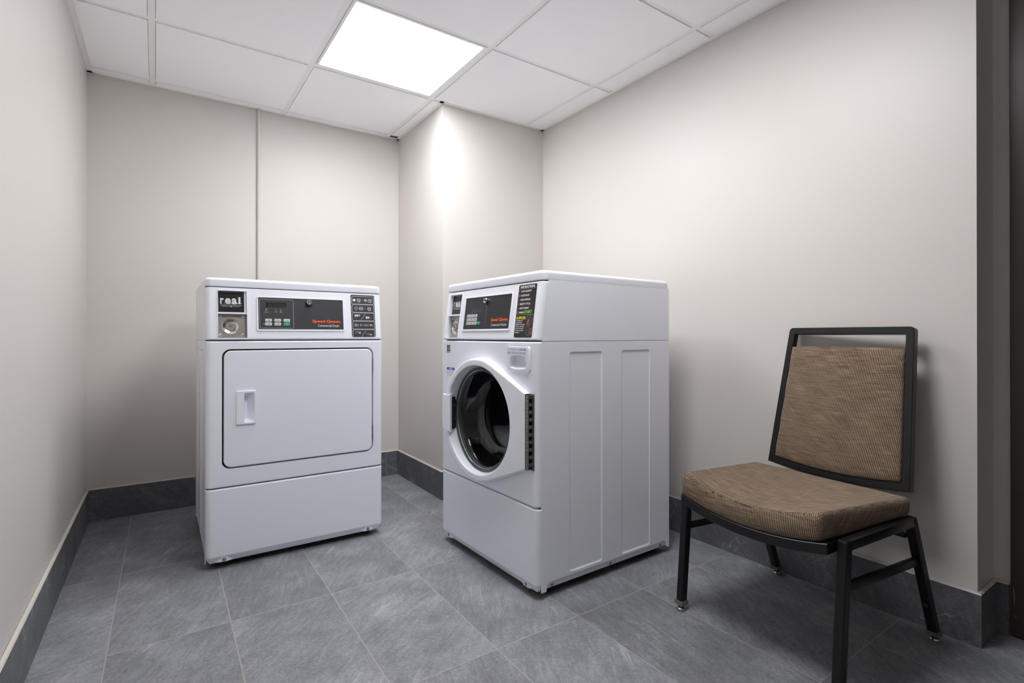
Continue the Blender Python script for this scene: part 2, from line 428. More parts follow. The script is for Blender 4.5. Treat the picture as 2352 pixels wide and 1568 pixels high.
# baseboards: slate tiles with a painted top edge (metal edge on the bright wall)
def baseboard(name, path, cap, label):
    """path: outer (room side) polyline, wall to the left of travel"""
    b = MB('slate', cap); n = len(path); P = [Vector((*p, 0)) for p in path]
    prof = [(0.0, 0.0), (0.0, HB - 0.0045), (0.0008, HB - 0.003), (0.0018, HB - 0.003), (0.0032, HB), (TB - 0.001, HB + 0.0015)]
    rows = []
    for i in range(n):
        d0 = (P[i] - P[i - 1]).normalized() if i else None; d1 = (P[i + 1] - P[i]).normalized() if i < n - 1 else None
        n0 = Vector((-d0.y, d0.x, 0)) if d0 else None; n1 = Vector((-d1.y, d1.x, 0)) if d1 else None
        nn = n0 if n1 is None else n1 if n0 is None else (n0 + n1) / (1 + n0.dot(n1))
        rows.append([b.bm.verts.new(P[i] + nn * a + Vector((0, 0, z))) for a, z in prof])
    for i in range(n - 1):
        for k in range(len(prof) - 1):
            f = b.bm.faces.new((rows[i][k], rows[i + 1][k], rows[i + 1][k + 1], rows[i][k + 1])); f.material_index = 1 if k >= 2 else 0
    for r_ in (rows[0], rows[-1]):
        f = b.bm.faces.new(r_ + [b.bm.verts.new((r_[-1].co.x, r_[-1].co.y, 0))]); f.material_index = 0
    o = b.build(name, smooth=0); tag(o, label, 'baseboard', kind='structure'); return o
t = TB
baseboard('baseboard_left', [(XL + t, YF), (XL + t, YB - t)], 'caulk', 'dark slate baseboard along the wall by the camera')
baseboard('baseboard_back', [(XL + t, YB - t), (XC - t, YB - t)], 'caulk', 'dark slate baseboard behind the dryer')
baseboard('baseboard_column', [(XC - t, YB - t), (XC - t, YC - t), (XR - t, YC - t)], 'caulk', 'dark slate baseboard round the boxed-out corner')
baseboard('baseboard_right', [(XR - t, YC - t), (XR - t, YE - t)], 'edge_metal', 'slate baseboard with shiny metal edge behind the chair')
baseboard('baseboard_recess', [(XR, YE - t), (XD - t, YE - t), (XD - t, 0.4635)], 'caulk', 'short slate baseboard turning in beside the dark door')

# dark door
d = MB('door_brown', 'scuff', 'gap')
d.box(XD - 0.011, XD + 0.03, -0.455, 0.4600, 0.006, 2.095, 0.0015, 1)
d.face([(XD - 0.0113, y, z) for y, z in ((0.4545, 0.150), (0.4525, 0.149), (0.4505, 0.130), (0.4500, 0.108), (0.4515, 0.092), (0.4528, 0.110), (0.4532, 0.130))], 'scuff')
d.face([(XD - 0.0113, y, z) for y, z in ((0.4520, 0.068), (0.4480, 0.066), (0.4465, 0.058), (0.4490, 0.062))], 'scuff')
tag(d.build('door_1', smooth=0), 'dark brown door with a pale scuff near its foot', 'door', kind='structure')

# ------------------------------------------------------------------ suspended ceiling
G = 0.6096; GX, GY, GR = -0.04285, 2.56264, 0.010783
gc, gs = math.cos(GR), math.sin(GR)
def gl(a, b): return (GX + a * gc - b * gs, GY + a * gs + b * gc)
def clip(poly, x0, x1, y0, y1):
    for ax, val, sgn in ((0, x0, 1), (0, x1, -1), (1, y0, 1), (1, y1, -1)):
        out = []
        for i in range(len(poly)):
            p, q = poly[i], poly[(i + 1) % len(poly)]
            ip = sgn * (p[ax] - val) >= 0; iq = sgn * (q[ax] - val) >= 0
            if ip: out.append(p)
            if ip != iq:
                k = (val - p[ax]) / (q[ax] - p[ax]); out.append((p[0] + k * (q[0] - p[0]), p[1] + k * (q[1] - p[1])))
        poly = out
        if not poly: return []
    return poly
def area(p): return abs(sum(p[i][0] * p[(i + 1) % len(p)][1] - p[(i + 1) % len(p)][0] * p[i][1] for i in range(len(p)))) / 2
def prism(b, poly, z0, z1, mat=None):
    b.loft([[(x, y, z0) for x, y in poly], [(x, y, z1) for x, y in poly]], True, True, True, mat)
def zone(j):      # room outline for a row of tiles
    return (XL, XC, YC - 0.02, YB) if j > 0 else (XL, XR, YE, YC)
ct = MB('tile_ceiling', 'plenum')
tg = 0.0138
for i in range(-1, 4):
    for j in range(-7, 2):
        if (i, j) in ((1, -1), (1, -3)): continue          # the lights sit here
        q = [gl((i + (1 if k in (1, 2) else 0)) * G + (tg if k in (0, 3) else -tg), (j + (1 if k in (2, 3) else 0)) * G + (tg if k in (0, 1) else -tg)) for k in range(4)]
        if j >= 0: x0, x1, y0, y1 = XL, XC, 0.0, YB
        elif j == -1: x0, x1, y0, y1 = XL, XR, 0.0, YC
        else: x0, x1, y0, y1 = XL, (XR if (j + 1) * G + GY > 0.75 else XD), YF, YC
        e = 0.0215
        p = clip(q, x0 + e, x1 - e, y0 + e, y1 - e)
        if len(p) < 3 or area(p) < 0.0015: continue
        # tegular edge: narrow face hanging a little under the grid
        prism(ct, p, ZC - 0.0055, ZC + 0.012)
prism(ct, [(XL - 0.02, YF - 0.02), (XD + 0.02, YF - 0.02), (XD + 0.02, YB + 0.02), (XL - 0.02, YB + 0.02)], ZC + 0.045, ZC + 0.09, 'plenum')
tag(ct.build('ceiling', smooth=0), 'white speckled lay-in tile ceiling', 'ceiling', kind='structure')

tb = MB('grid')
def tee(a0, b0, a1, b1, w=0.0125):
    if abs(a1 - a0) < 1e-6: q = [gl(a0 - w, b0), gl(a0 + w, b0), gl(a0 + w, b1), gl(a0 - w, b1)]
    else: q = [gl(a0, b0 - w), gl(a1, b0 - w), gl(a1, b0 + w), gl(a0, b0 + w)]
    return q
for i in range(-1, 5):
    for j in range(-8, 2):
        for q in (tee(i * G, j * G + 0.0125, i * G, (j + 1) * G - 0.0125), tee(i * G - 0.0125, (j) * G, (i + 1) * G - 0.0125, (j) * G)):
            cy = sum(p[1] for p in q) / 4
            if cy > YC: x0, x1, y0, y1 = XL, XC, 0, YB
            elif cy > YE: x0, x1, y0, y1 = XL, XR, YF, YC
            else: x0, x1, y0, y1 = XL, XD, YF, YC
            p = clip(q, x0 + 0.001, x1 - 0.001, y0 + 0.001, y1 - 0.001)
            if len(p) >= 3 and area(p) > 1e-5: prism(tb, p, ZC - 0.0005, ZC + 0.025)
tag(tb.build('trim_1', smooth=0, weld=False), 'white metal grid bars between the ceiling tiles', 'ceiling grid', kind='structure')

wa = MB('grid')
def angle(p0, p1, nx, ny, w=0.021):
    (x0, y0), (x1, y1) = p0, p1
    prism(wa, [(x0, y0), (x1, y1), (x1 + nx * w, y1 + ny * w), (x0 + nx * w, y0 + ny * w)], ZC - 0.003, ZC + 0.001)
angle((XL, YF), (XL, YB), 1, 0); angle((XL, YB), (XC, YB), 0, -1, 0.019); angle((XC, YB), (XC, YC - 0.019), -1, 0, 0.019)
angle((XC - 0.019, YC), (XR, YC), 0, -1, 0.019); angle((XR, YC), (XR, YE), -1, 0, 0.021); angle((XD, YE), (XD, YF), -1, 0); angle((XL, YF), (XD, YF), 0, 1)
tag(wa.build('trim_2', smooth=0, weld=False), 'white metal edge strip where ceiling meets the walls', 'ceiling trim', kind='structure')

# ceiling light panels: the one in view and its twin two tiles nearer the camera
def light_panel(j, label):
    lc = gl(1.5 * G, (j + 0.5) * G)
    lp = empty('ceiling_light', (lc[0], lc[1], ZC - 0.004), GR)
    tag(lp, label, 'ceiling light')
    b = MB('grid'); h = G / 2 - 0.0145; k = 0.2775
    rings = [[(sx * a, sy * a, z) for sx, sy in ((-1, -1), (1, -1), (1, 1), (-1, 1))] for a, z in ((h, 0.03), (h, 0.001), (h - 0.001, 0.0), (k + 0.001, 0.0), (k, 0.002), (k, 0.010))]
    b.loft(rings); b.build('frame', lp, smooth=0)
    b = MB('diffuser' if j == -1 else 'diffuser_near'); b.box(-k, k, -k, k, 0.004, 0.010); b.build('diffuser', lp, smooth=0)
light_panel(-1, 'lit square white panel light in the ceiling above the two machines')
light_panel(-3, 'lit square white panel light in the ceiling in front of the chair')

# vertical pipe on the back wall
b = MB('pipe')
prof = [(math.cos(math.radians(a)) * 0.0088, -0.010 - math.sin(math.radians(a)) * 0.0088) for a in range(0, 181, 18)]
prof = [(0.0088, 0.0)] + prof + [(-0.0088, 0.0)]
b.loft([[(0.4345 + x, YB + y, z) for x, y in prof] for z in (HB + 0.002, ZC - 0.004)], True, True, True)
b.xform(Matrix.Translation((-0.4345, -YB, -HB)))
o = b.build('wall_pipe', smooth=50); o.location = (0.4345, YB, HB)
tag(o, 'thin beige painted pipe running up the wall behind the dryer', 'pipe')

# ------------------------------------------------------------------ laundry machines
W = 0.683
ZB, ZK, ZS, ZLD, ZT, SB = 0.026, 0.3087, 0.8735, 1.0795, 1.1155, 0.0285
SL = math.hypot(SB, ZLD - ZS)
Sv = Vector((0, SB, ZLD - ZS)) / SL; Nv = Vector((0, -(ZLD - ZS), SB)) / SL
def con(u, s, n=0.0): return Vector((u, 0, ZS)) + Sv * s + Nv * n       # tilted console plane
RC = 0.02
def plan(r=RC, back=0.0215, w=W):
    P = [(0, back, -1, 0)]
    for k in range(7):
        a = math.radians(180 + 90 * k / 6); P.append((r + r * math.cos(a), r + r * math.sin(a), math.cos(a), math.sin(a)))
    for k in range(7):
        a = math.radians(270 + 90 * k / 6); P.append((w - r + r * math.cos(a), r + r * math.sin(a), math.cos(a), math.sin(a)))
    P.append((w, back, 1, 0)); return P
def arc_prof(z0, z1, r, n=4):
    lo = [(r - r * math.sin(math.radians(90 * k / n)), z0 + r - r * math.cos(math.radians(90 * k / n))) for k in range(n + 1)]
    hi = [(r - r * math.cos(math.radians(90 * k / n)), z1 - r + r * math.sin(math.radians(90 * k / n))) for k in range(n + 1)]
    return lo + hi
def skin(mb, z0, z1, r, holes=(), mat=None):
    """pressed front panel: rounded upright corners, rolled top and bottom, with holes"""
    pr = arc_prof(z0, z1, r)
    mb.sweep(plan(), [(0.02, z0)] + pr + [(0.02, z1)], skip=(7, 5), mat=mat)
    outer = [(RC, 0, z0 + r), (W - RC, 0, z0 + r), (W - RC, 0, z1 - r), (RC, 0, z1 - r)]
    mb.fill(outer, [lift(hh, 0.0) for hh in holes], mat)
def hole_wall(mb, loop, y0, y1, mat=None, grow=0.0):
    mb.loft([lift(loop, y0), lift(loop, y1)], mat=mat)

def screw(name, parent, c, axis, sgn, r=0.0052):
    b = MB('screw'); cx, cy, cz = c
    def pr(*a): return [(q, sgn * w) for q, w in a]
    b.lathe(pr((1e-5, -0.0005), (r * 1.25, -0.0005), (r * 1.3, 0.0008), (r * 0.95, 0.001)), c, axis, 20)
    b.lathe(pr((r * 0.85, 0.0008), (r * 0.85, 0.003), (r * 0.7, 0.0036), (r * 0.3, 0.0034), (1e-5, 0.0025)), c, axis, 6)
    return b.build(name, parent, smooth=30)

def lock_lathe(mb, u, s, prof, mat, n=36):
    """turned part standing on the console: prof (radius, height over the panel)"""
    X = Vector((1, 0, 0)); rings = []
    for r, hgt in prof:
        rings.append([con(u, s, hgt) + X * (r * math.cos(2 * PI * k / n)) + Sv * (r * math.sin(2 * PI * k / n)) for k in range(n)])
    mb.loft(rings, mat=mat)

def machine(kind, name, loc, rz, D, label):
    root = empty(name, loc, rz); tag(root, label, 'dryer' if kind == 'dryer' else 'washing machine')
    # ---- cabinet: two pressed side sheets, back, inner box
    c = MB('enamel', 'under')
    for sx in (0, 1):
        X = W if sx else 0.0; q = -1 if sx else 1
        out = [(0.0225, ZB - 0.002), (0.041, ZB - 0.002), (0.044, 0.045), (0.053, 0.0535), (0.660 - (0.69 - D), 0.0535), (0.672 - (0.69 - D), 0.045), (0.675 - (0.69 - D), ZB - 0.002), (D, ZB - 0.002), (D, ZS - 0.0035), (0.0225, ZS - 0.0035)]
        k = D / 0.69
        hs = [rrect(0.1445 * k, 0.306 * k, 0.063, 0.8345, 0.010), rrect(0.4075 * k, 0.571 * k, 0.060, 0.8365, 0.010)]
        c.fill([(X, y, z) for y, z in out], [[(X, y, z) for y, z in hh] for hh in hs])
        for hh in hs:
            cy = sum(p[0] for p in hh) / len(hh); cz = sum(p[1] for p in hh) / len(hh)
            def ins(dd): return [(y + (dd if y < cy else -dd), z + (dd if z < cz else -dd)) for y, z in hh]
            c.loft([[(X, y, z) for y, z in hh], [(X + q * 0.0008, y, z) for y, z in ins(0.0012)], [(X + q * 0.0022, y, z) for y, z in ins(0.0032)], [(X + q * 0.0030, y, z) for y, z in ins(0.006)]], cap1=True)
        # inward-sloping toe strip
        e0, e1 = 0.053, 0.660 - (0.69 - D)
        c.face([(X, e0, 0.0535), (X, e1, 0.0535), (X + q * 0.008, e1, 0.044), (X + q * 0.008, e0, 0.044)])
        c.face([(X + q * 0.008, e0 - .006, 0.044), (X + q * 0.008, e1 + .006, 0.044), (X + q * 0.0095, e1 + .012, 0.029), (X + q * 0.0095, e0 - .012, 0.029)])
        c.face([(X, e0, 0.0535), (X + q * 0.008, e0 - .006, 0.044), (X, e0 - .009, 0.045)]); c.face([(X, e0 - .009, 0.045), (X + q * 0.008, e0 - .006, 0.044), (X + q * 0.0095, e0 - .012, 0.029), (X, e0 - .012, 0.029)])
        c.face([(X, e1, 0.0535), (X + q * 0.008, e1 + .006, 0.044), (X, e1 + .012, 0.045)]); c.face([(X, e1 + .012, 0.045), (X + q * 0.008, e1 + .006, 0.044), (X + q * 0.0095, e1 + .012, 0.029), (X, e1 + .015, 0.029)])
        # rolled edges next to the seams
        c.face([(X, 0.0225, ZB - 0.002), (X, 0.0225, ZS - 0.0035), (X + q * 0.003, 0.0195, ZS - 0.0035), (X + q * 0.003, 0.0195, ZB - 0.002)])
        c.face([(X, 0.0225, ZS - 0.0035), (X, D, ZS - 0.0035), (X + q * 0.004, D, ZS - 0.0015), (X + q * 0.004, 0.0225, ZS - 0.0015)])
    c.face([(0, D, ZB), (W, D, ZB), (W, D, ZS - 0.0035), (0, D, ZS - 0.0035)])
    if kind == 'dryer':
        c.box(0.011, W - 0.011, 0.055, D - 0.004, 0.028, ZS - 0.006, mat='under')
    else:
        for a in ((0.011, 0.03, 0.030, D - 0.004, 0.028, ZS - 0.006), (W - 0.03, W - 0.011, 0.030, D - 0.004, 0.028, ZS - 0.006), (0.03, W - 0.03, D - 0.03, D - 0.004, 0.028, ZS - 0.006), (0.011, W - 0.011, 0.04, D - 0.004, 0.028, 0.20), (0.011, W - 0.011, 0.16, D - 0.004, 0.845, ZS - 0.006)):
            c.box(*a, mat='under')
    c.box(0.010, W - 0.010, 0.014, 0.028, 0.030, 0.25, mat='under')
    c.box(0.006, W - 0.006, 0.016, 0.028, ZK - 0.010, ZK + 0.006, mat='under')
    cab = c.build('cabinet', root, smooth=0)
    k = D / 0.69
    for y in (0.0725, 0.357 * k, 0.644 * k): screw('screw', cab, (W - 0.0092, y, 0.0365), 'x', 1)
    for y in (0.0725, 0.357 * k, 0.644 * k): screw('screw', cab, (0.0092, y, 0.0365), 'x', -1)
    for x in (0.055, W - 0.055):
        for y in (0.075, D - 0.06):
            f = MB('rubber'); f.lathe([(1e-5, 0.0), (0.019, 0.0), (0.020, 0.003), (0.018, 0.010), (0.007, 0.012), (0.007, 0.034)], (x, y, 0), 'z', 20)
            f.build('foot', root)
    # ---- lower panel
    p = MB('enamel')
    z1 = ZK - 0.0022; r = 0.006
    pr = [(0.020, 0.0265), (0.0125, 0.0255), (0.0112, 0.0265), (0.0015, 0.0475), (0.0, 0.053)] + [(r - r * math.cos(math.radians(22.5 * q)), z1 - r + r * math.sin(math.radians(22.5 * q))) for q in range(5)] + [(0.02, z1)]
    p.sweep(plan(), pr)
    for x in (0.0625, 0.617):      # gusset behind each screw
        A = (x - 0.030, 0.0105, 0.0280); B = (x + 0.030, 0.0105, 0.0280); C_ = (x - 0.006, 0.0016, 0.0470); D_ = (x + 0.006, 0.0016, 0.0470); E_ = (x - 0.014, 0.0030, 0.0275); F_ = (x + 0.014, 0.0030, 0.0275)
        p.face([C_, D_, F_, E_]); p.face([A, C_, E_]); p.face([B, F_, D_]); p.face([A, E_, F_, B])
    low = p.build('lower_panel', root, smooth=30, weighted=True)
    for x in (0.0625, 0.617): screw('screw', low, (x, 0.0020, 0.0370), 'y', -1)
    # ---- front panel
    fp = MB('enamel', 'gap')
    if kind == 'dryer':
        hl = rrect(0.0538, 0.6395, 0.378, 0.8395, 0.030, 8)
        skin(fp, ZK + 0.0022, ZS - 0.003, 0.006, [hl])
        fp.loft([lift(hl, 0.0), lift(rrect(0.0543, 0.6390, 0.3785, 0.839, 0.0295, 8), 0.002), lift(rrect(0.0543, 0.6390, 0.3785, 0.839, 0.0295, 8), 0.03)])
        fp.face(lift(rrect(0.05, 0.643, 0.374, 0.843, 0.03, 8), 0.034), 'gap')
    else:
        cx, cz = 0.347, 0.570
        hl = [(cx + 0.218 * math.cos(2 * PI * q / 72), cz + 0.218 * math.sin(2 * PI * q / 72)) for q in range(72)]
        h2 = rrect(0.5125, 0.6500, 0.7645, 0.8560, 0.012, 5)
        skin(fp, ZK + 0.0022, ZS - 0.003, 0.006, [hl, h2])
        hole_wall(fp, hl, 0.0, 0.03); hole_wall(fp, h2, 0.0, 0.02)
        fp.face(lift(rrect(0.50, 0.66, 0.755, 0.866, 0.012, 5), 0.021), 'gap')
    fpo = fp.build('front_panel', root, smooth=30, weighted=True)
    # ---- console shell (tilted) and its side sheets
    cs = MB('enamel', 'gap', 'under')
    s0, s1, r = 0.003, SL - 0.0005, 0.005
    pr = arc_prof(s0, s1, r); tmp = MB('enamel')
    tmp.sweep(plan(), [(0.02, s0)] + pr + [(0.02, s1)], skip=(7, 5))
    hp = rrect(0.0405, 0.1425, 0.0072, 0.1955, 0.004, 4); hd = rrect(0.1735, 0.5165, 0.0355, 0.1752, 0.005, 4)
    tmp.fill([(RC, 0, s0 + r), (W - RC, 0, s0 + r), (W - RC, 0, s1 - r), (RC, 0, s1 - r)], [lift(hp, 0.0), lift(hd, 0)])
    hole_wall(tmp, hp, 0.0, 0.019); tmp.face(lift(rrect(0.038, 0.145, 0.004, 0.199, 0.004), 0.0192))
    tmp.face(lift(rrect(0.17, 0.52, 0.032, 0.179, 0.004), 0.0035)); hole_wall(tmp, hd, 0, 0.0035)
    mt = Matrix(((1, 0, 0, 0), (0, -Nv.y, Sv.y, 0), (0, -Nv.z, Sv.z, ZS), (0, 0, 0, 1)))
    tmp.xform(mt); cs.take(tmp.bm, 'enamel')
    y0, y1 = 0.0232, 0.0232 + SB
    for X, q in ((0.0, 1), (W, -1)):
        cs.face([(X, y0, ZS), (X, D, ZS), (X, D, ZLD + 0.004), (X, y1, ZLD + 0.004)])
        cs.face([(X, y0, ZS), (X, y1, ZLD), (X + q * 0.003, y1 - 0.003, ZLD), (X + q * 0.003, y0 - 0.003, ZS)])
        cs.face([(X, y0, ZS), (X + q * 0.004, y0, ZS - 0.0012), (X + q * 0.004, D, ZS - 0.0012), (X, D, ZS)])
    cs.face([(0, D, ZS), (W, D, ZS), (W, D, ZLD + .004), (0, D, ZLD + .004)])
    cs.box(0.005, W - 0.005, 0.030, D - 0.004, ZS - 0.010, ZS + 0.010, mat='under')
    cso = cs.build('console', root, smooth=30, weighted=True)
    # ---- lid
    ld = MB('enamel'); rings = []
    def lid_ring(i, z, rr):
        pts = []; x0, x1, ya, yb = i, W - i, SB - 0.0015 + i, D + 0.002 - i
        for cx_, cy_, a0 in ((x1 - rr, yb - rr, 0), (x0 + rr, yb - rr, 90), (x0 + rr, ya + rr, 180), (x1 - rr, ya + rr, 270)):
            for q in range(6):
                a = math.radians(a0 + 18 * q); pts.append((cx_ + rr * math.cos(a), cy_ + rr * math.sin(a), z))
        return pts
    rings = [lid_ring(0.004, ZLD + 0.0012, 0.016), lid_ring(0.0008, ZLD + 0.0024, 0.018), lid_ring(-0.0004, ZLD + 0.0055, 0.02)]
    for q in range(6):
        a = math.radians(18 * q); rings.append(lid_ring(-0.0005 + 0.012 - 0.012 * math.cos(a), ZT - 0.012 + 0.012 * math.sin(a), 0.02))
    ld.loft(rings, cap0=True, cap1=True)
    ld.build('lid', root, smooth=40, weighted=True)

    # ---- payment unit: brand plate above, locked steel plate below
    pay = MB('plastic', 'plastic')
    def cring(loop, n): return [con(u, s, n) for u, s in loop]
    def frame_ring(mb, o, i, h, mat):
        mb.loft([cring(o, 0.0), cring(o, h * 0.7), cring([(u + (0.0006 if u < (o[0][0] + i[0][0]) / 2 - .03 else -0.0006), s) for u, s in o], h), cring(i, h), cring(i, -0.010)], mat=mat)
    o1, i1 = rrect(0.0375, 0.1445, 0.0045, 0.1975, 0.005, 4), rrect(0.0412, 0.1405, 0.0090, 0.1940, 0.003, 4)
    pay.loft([cring(o1, 0.0), cring(o1, 0.0016), cring(i1, 0.0020), cring(i1, -0.0185)])
    # ledge between the two plates
    def cbox(mb, u0, u1, s0_, s1_, n0, n1, mat=None, r=0.0):
        rr = [rrect(u0, u1, s0_, s1_, r, 3) if r else [(u0, s0_), (u1, s0_), (u1, s1_), (u0, s1_)]][0]
        mb.loft([cring(rr, n0), cring(rr, n1)], cap0=True, cap1=True, mat=mat)
    cbox(pay, 0.0412, 0.1405, 0.1035, 0.1090, -0.018, 0.0005)
    cbox(pay, 0.1320, 0.1405, 0.109, 0.194, -0.018, -0.009)
    po = pay.build('payment_unit', root, smooth=30)
    pl = MB('label_black'); cbox(pl, 0.0415, 0.1362, 0.1092, 0.1936, -0.0150, -0.0128); plo = pl.build('nameplate', po, smooth=0)
    pp = Print(lambda u, s, n: con(u, s, -0.0128 + n))
    pp.loop([(0.0435, 0.1118), (0.1335, 0.1118), (0.1335, 0.1910), (0.0435, 0.1910)], 0.0010, 'ink_grey')
    pp.text('r', 0.0500, 0.0622, 0.1455, 0.1770, 'ink_white', bold=0.035); pp.text('e', 0.0664, 0.0862, 0.1455, 0.1770, 'ink_white', bold=0.035)
    pp.text('a', 0.0893, 0.1075, 0.1455, 0.1770, 'ink_white', bold=0.035); pp.rect(0.1122, 0.1196, 0.1452, 0.1722, 'ink_white')
    for x in (0.0635, 0.0882, 0.1093, 0.1222): pp.rect(x - 0.0012, x + 0.0012, 0.1455, 0.1480, 'ink_white', 2)
    pp.text('LAUNDRY ROOM SOLUTIONS', 0.0500, 0.1232, 0.1378, 0.1412, 'ink_white')
    pp.rect(0.0560, 0.0790, 0.1338, 0.1346, 'ink_white'); pp.rect(0.0938, 0.1170, 0.1338, 0.1346, 'ink_white')
    for x in (0.0840, 0.0888): pp.rect(x - 0.0017, x + 0.0017, 0.1326, 0.1356, 'ink_white')
    pp.build('lettering', plo)
    sp = MB('steel', 'chrome', 'rubber'); cbox(sp, 0.0412, 0.1385, 0.0102, 0.1036, -0.0185, -0.0165, 'steel')
    u_, s_ = 0.0845, 0.0565
    off = -0.0165
    lock_lathe(sp, u_, s_, [(0.0295, off), (0.0300, off + 0.002), (0.0270, off + 0.0042), (0.0235, off + 0.0030), (0.0165, off + 0.0012)], 'chrome')
    lock_lathe(sp, u_, s_, [(0.0165, off), (0.0165, off + 0.0050), (0.0150, off + 0.0062), (0.0105, off + 0.0062), (0.0100, off + 0.0052), (0.0065, off + 0.0052), (0.0060, off + 0.0070), (1e-5, off + 0.0070)], 'steel')
    cbox(sp, u_ - 0.0045, u_ + 0.0045, s_ - 0.0011, s_ + 0.0011, off + 0.0066, off + 0.0074, 'rubber')
    for uu, ss in ((0.0493, 0.0926), (0.1265, 0.0926), (0.0488, 0.0227), (0.1255, 0.0227)):
        lock_lathe(sp, uu, ss, [(0.0050, off), (0.0050, off + 0.0016), (0.0035, off + 0.0030), (0.0022, off + 0.0032), (0.0020, off + 0.0014), (1e-5, off + 0.0014)], 'chrome', 18)
    spo = sp.build('coin_vault_plate', po, smooth=35)
    # ---- control panel
    dark = 'panel' if kind == 'dryer' else 'panel_black'
    cp = MB('plastic', dark)
    ow, iw = rrect(0.1738, 0.5162, 0.0358, 0.1749, 0.005, 4), rrect(0.1800, 0.5108, 0.0432, 0.1722, 0.0015, 4)
    o2 = rrect(0.1750, 0.5150, 0.0375, 0.1742, 0.0045, 4)
    cp.loft([cring(ow, -0.003), cring(ow, 0.0022), cring(o2, 0.0034), cring(iw, 0.0030), cring(iw, 0.0008)])
    cp.face(cring(iw, 0.0010), dark)
    cpo = cp.build('control_panel', root, smooth=25)
    q = Print(lambda u, s, n: con(u, s, 0.0010 + n))
    if kind == 'dryer':
        q.loop(rrect(0.1852, 0.3106, 0.0485, 0.1660, 0.004, 3), 0.0014, 'ink_grey', 1)
        dq = Print(lambda u, s, n: con(u, s, 0.0010 + n)); dq.rect(0.2085, 0.2835, 0.1335, 0.1530, 'window', 1)
        for n_ in range(6):        # unlit seven-segment digits
            x = 0.2175 + n_ * 0.0108; w_, h_ = 0.0066, 0.0135; z = 0.1350
            for a, b_ in (((0, 0), (w_, 0)), ((0, h_ / 2), (w_, h_ / 2)), ((0, h_), (w_, h_)), ((0, 0), (0, h_ / 2)), ((0, h_ / 2), (0, h_)), ((w_, 0), (w_, h_ / 2)), ((w_, h_ / 2), (w_, h_))):
                dq.line((x + a[0] + a[1] * .06, z + a[1]), (x + b_[0] + b_[1] * .06, z + b_[1]), 0.0011, 'segment', 2)
        dq.build('display', cpo)
        for x in (0.2446, 0.2625): q.disc(x, 0.1252, 0.0011, 'ink_grey')
        q.line((0.2058, 0.1205), (0.2075, 0.1185), 0.0012, 'ink_grey'); q.line((0.2085, 0.1200), (0.2140, 0.1180), 0.0009, 'ink_grey')
        q.words(0.2050, 0.2140, 0.1145, 0.1154, 'ink_grey', n=1); q.words(0.2005, 0.2195, 0.1112, 0.1124, 'ink_grey', n=2)
        for ss, u0, u1 in ((0.1215, 0.2435, 0.2460), (0.1190, 0.2430, 0.2468), (0.1165, 0.2425, 0.2475), (0.1135, 0.2392, 0.2510)): q.words(u0, u1, ss, ss + 0.0010, 'ink_grey', n=2)
        for ss, u0, u1 in ((0.1218, 0.2590, 0.2660), (0.1195, 0.2605, 0.2655), (0.1170, 0.2592, 0.2668), (0.1142, 0.2590, 0.2662), (0.1108, 0.2585, 0.2682)): q.words(u0, u1, ss, ss + 0.0010, 'ink_grey', n=2)
        for x in (0.2338, 0.2678):
            for z in (0.0802, 0.0650): q.disc(x, z, 0.0011, 'ink_grey')
        q.disc(0.2003, 0.0802, 0.0011, 'ink_grey')
        q.text('Speed Queen', 0.3845, 0.4978, 0.0738, 0.0852, 'ink_orange', bold=0.036)
        q.text('Commercial Dryer', 0.4062, 0.4935, 0.0556, 0.0655, 'ink_white')
        q.words(0.4970, 0.5080, 0.0450, 0.0457, 'ink_grey', n=1)
    else:
        for n_ in range(5):
            x = 0.2385 + n_ * 0.0160
            q.disc(x, 0.1275, 0.0010, 'ink_grey'); 
            q.line((x - 0.0016, 0.1218), (x + 0.0016, 0.1190), 0.0010, 'ink_grey'); q.line((x - 0.0014, 0.1180), (x + 0.0018, 0.1176), 0.0009, 'ink_grey')
            q.words(x - 0.0032, x + 0.0032, 0.1128, 0.1140, 'ink_grey', n=1)
        q.words(0.2340, 0.2430, 0.1092, 0.1104, 'ink_grey', n=1)
        for r_ in range(3):
            z = 0.0980 - r_ * 0.0150
            q.words(0.1905, 0.1985, z - 0.0006, z + 0.0006, 'ink_grey', n=2)
            if r_ < 2: q.rect(0.1905, 0.2800, z - 0.0080, z - 0.0073, 'ink_dark')
        q.rect(0.3440, 0.3448, 0.0530, 0.1375, 'ink_grey')
        q.text('Speed Queen', 0.3845, 0.4978, 0.0738, 0.0852, 'ink_orange', bold=0.036)
        q.text('Commercial Washer', 0.3900, 0.4945, 0.0545, 0.0640, 'ink_white')
        q.words(0.4970, 0.5080, 0.0450, 0.0457, 'ink_grey', n=1)
        for x, z in ((0.226, 0.148), (0.244, 0.148)): q.disc(x, z, 0.0008, 'ink_dark')
    q.build('lettering', cpo)
    if kind == 'dryer':
        bt = [(0.2048 + i_ * 0.0338, 0.0742 - j_ * 0.0152, 0.0238, 0.0120, (i_, j_)) for j_ in range(2) for i_ in range(3)]; green = (2, 1)
    else:
        bt = [(0.2020 + i_ * 0.0272, 0.0922 - j_ * 0.0150, 0.0245, 0.0118, (i_, j_)) for j_ in range(3) for i_ in range(3)] + [(0.2020 + 3 * 0.0272 + 0.001, 0.0922 - 2 * 0.0150, 0.0225, 0.0118, 'g')]; green = 'g'
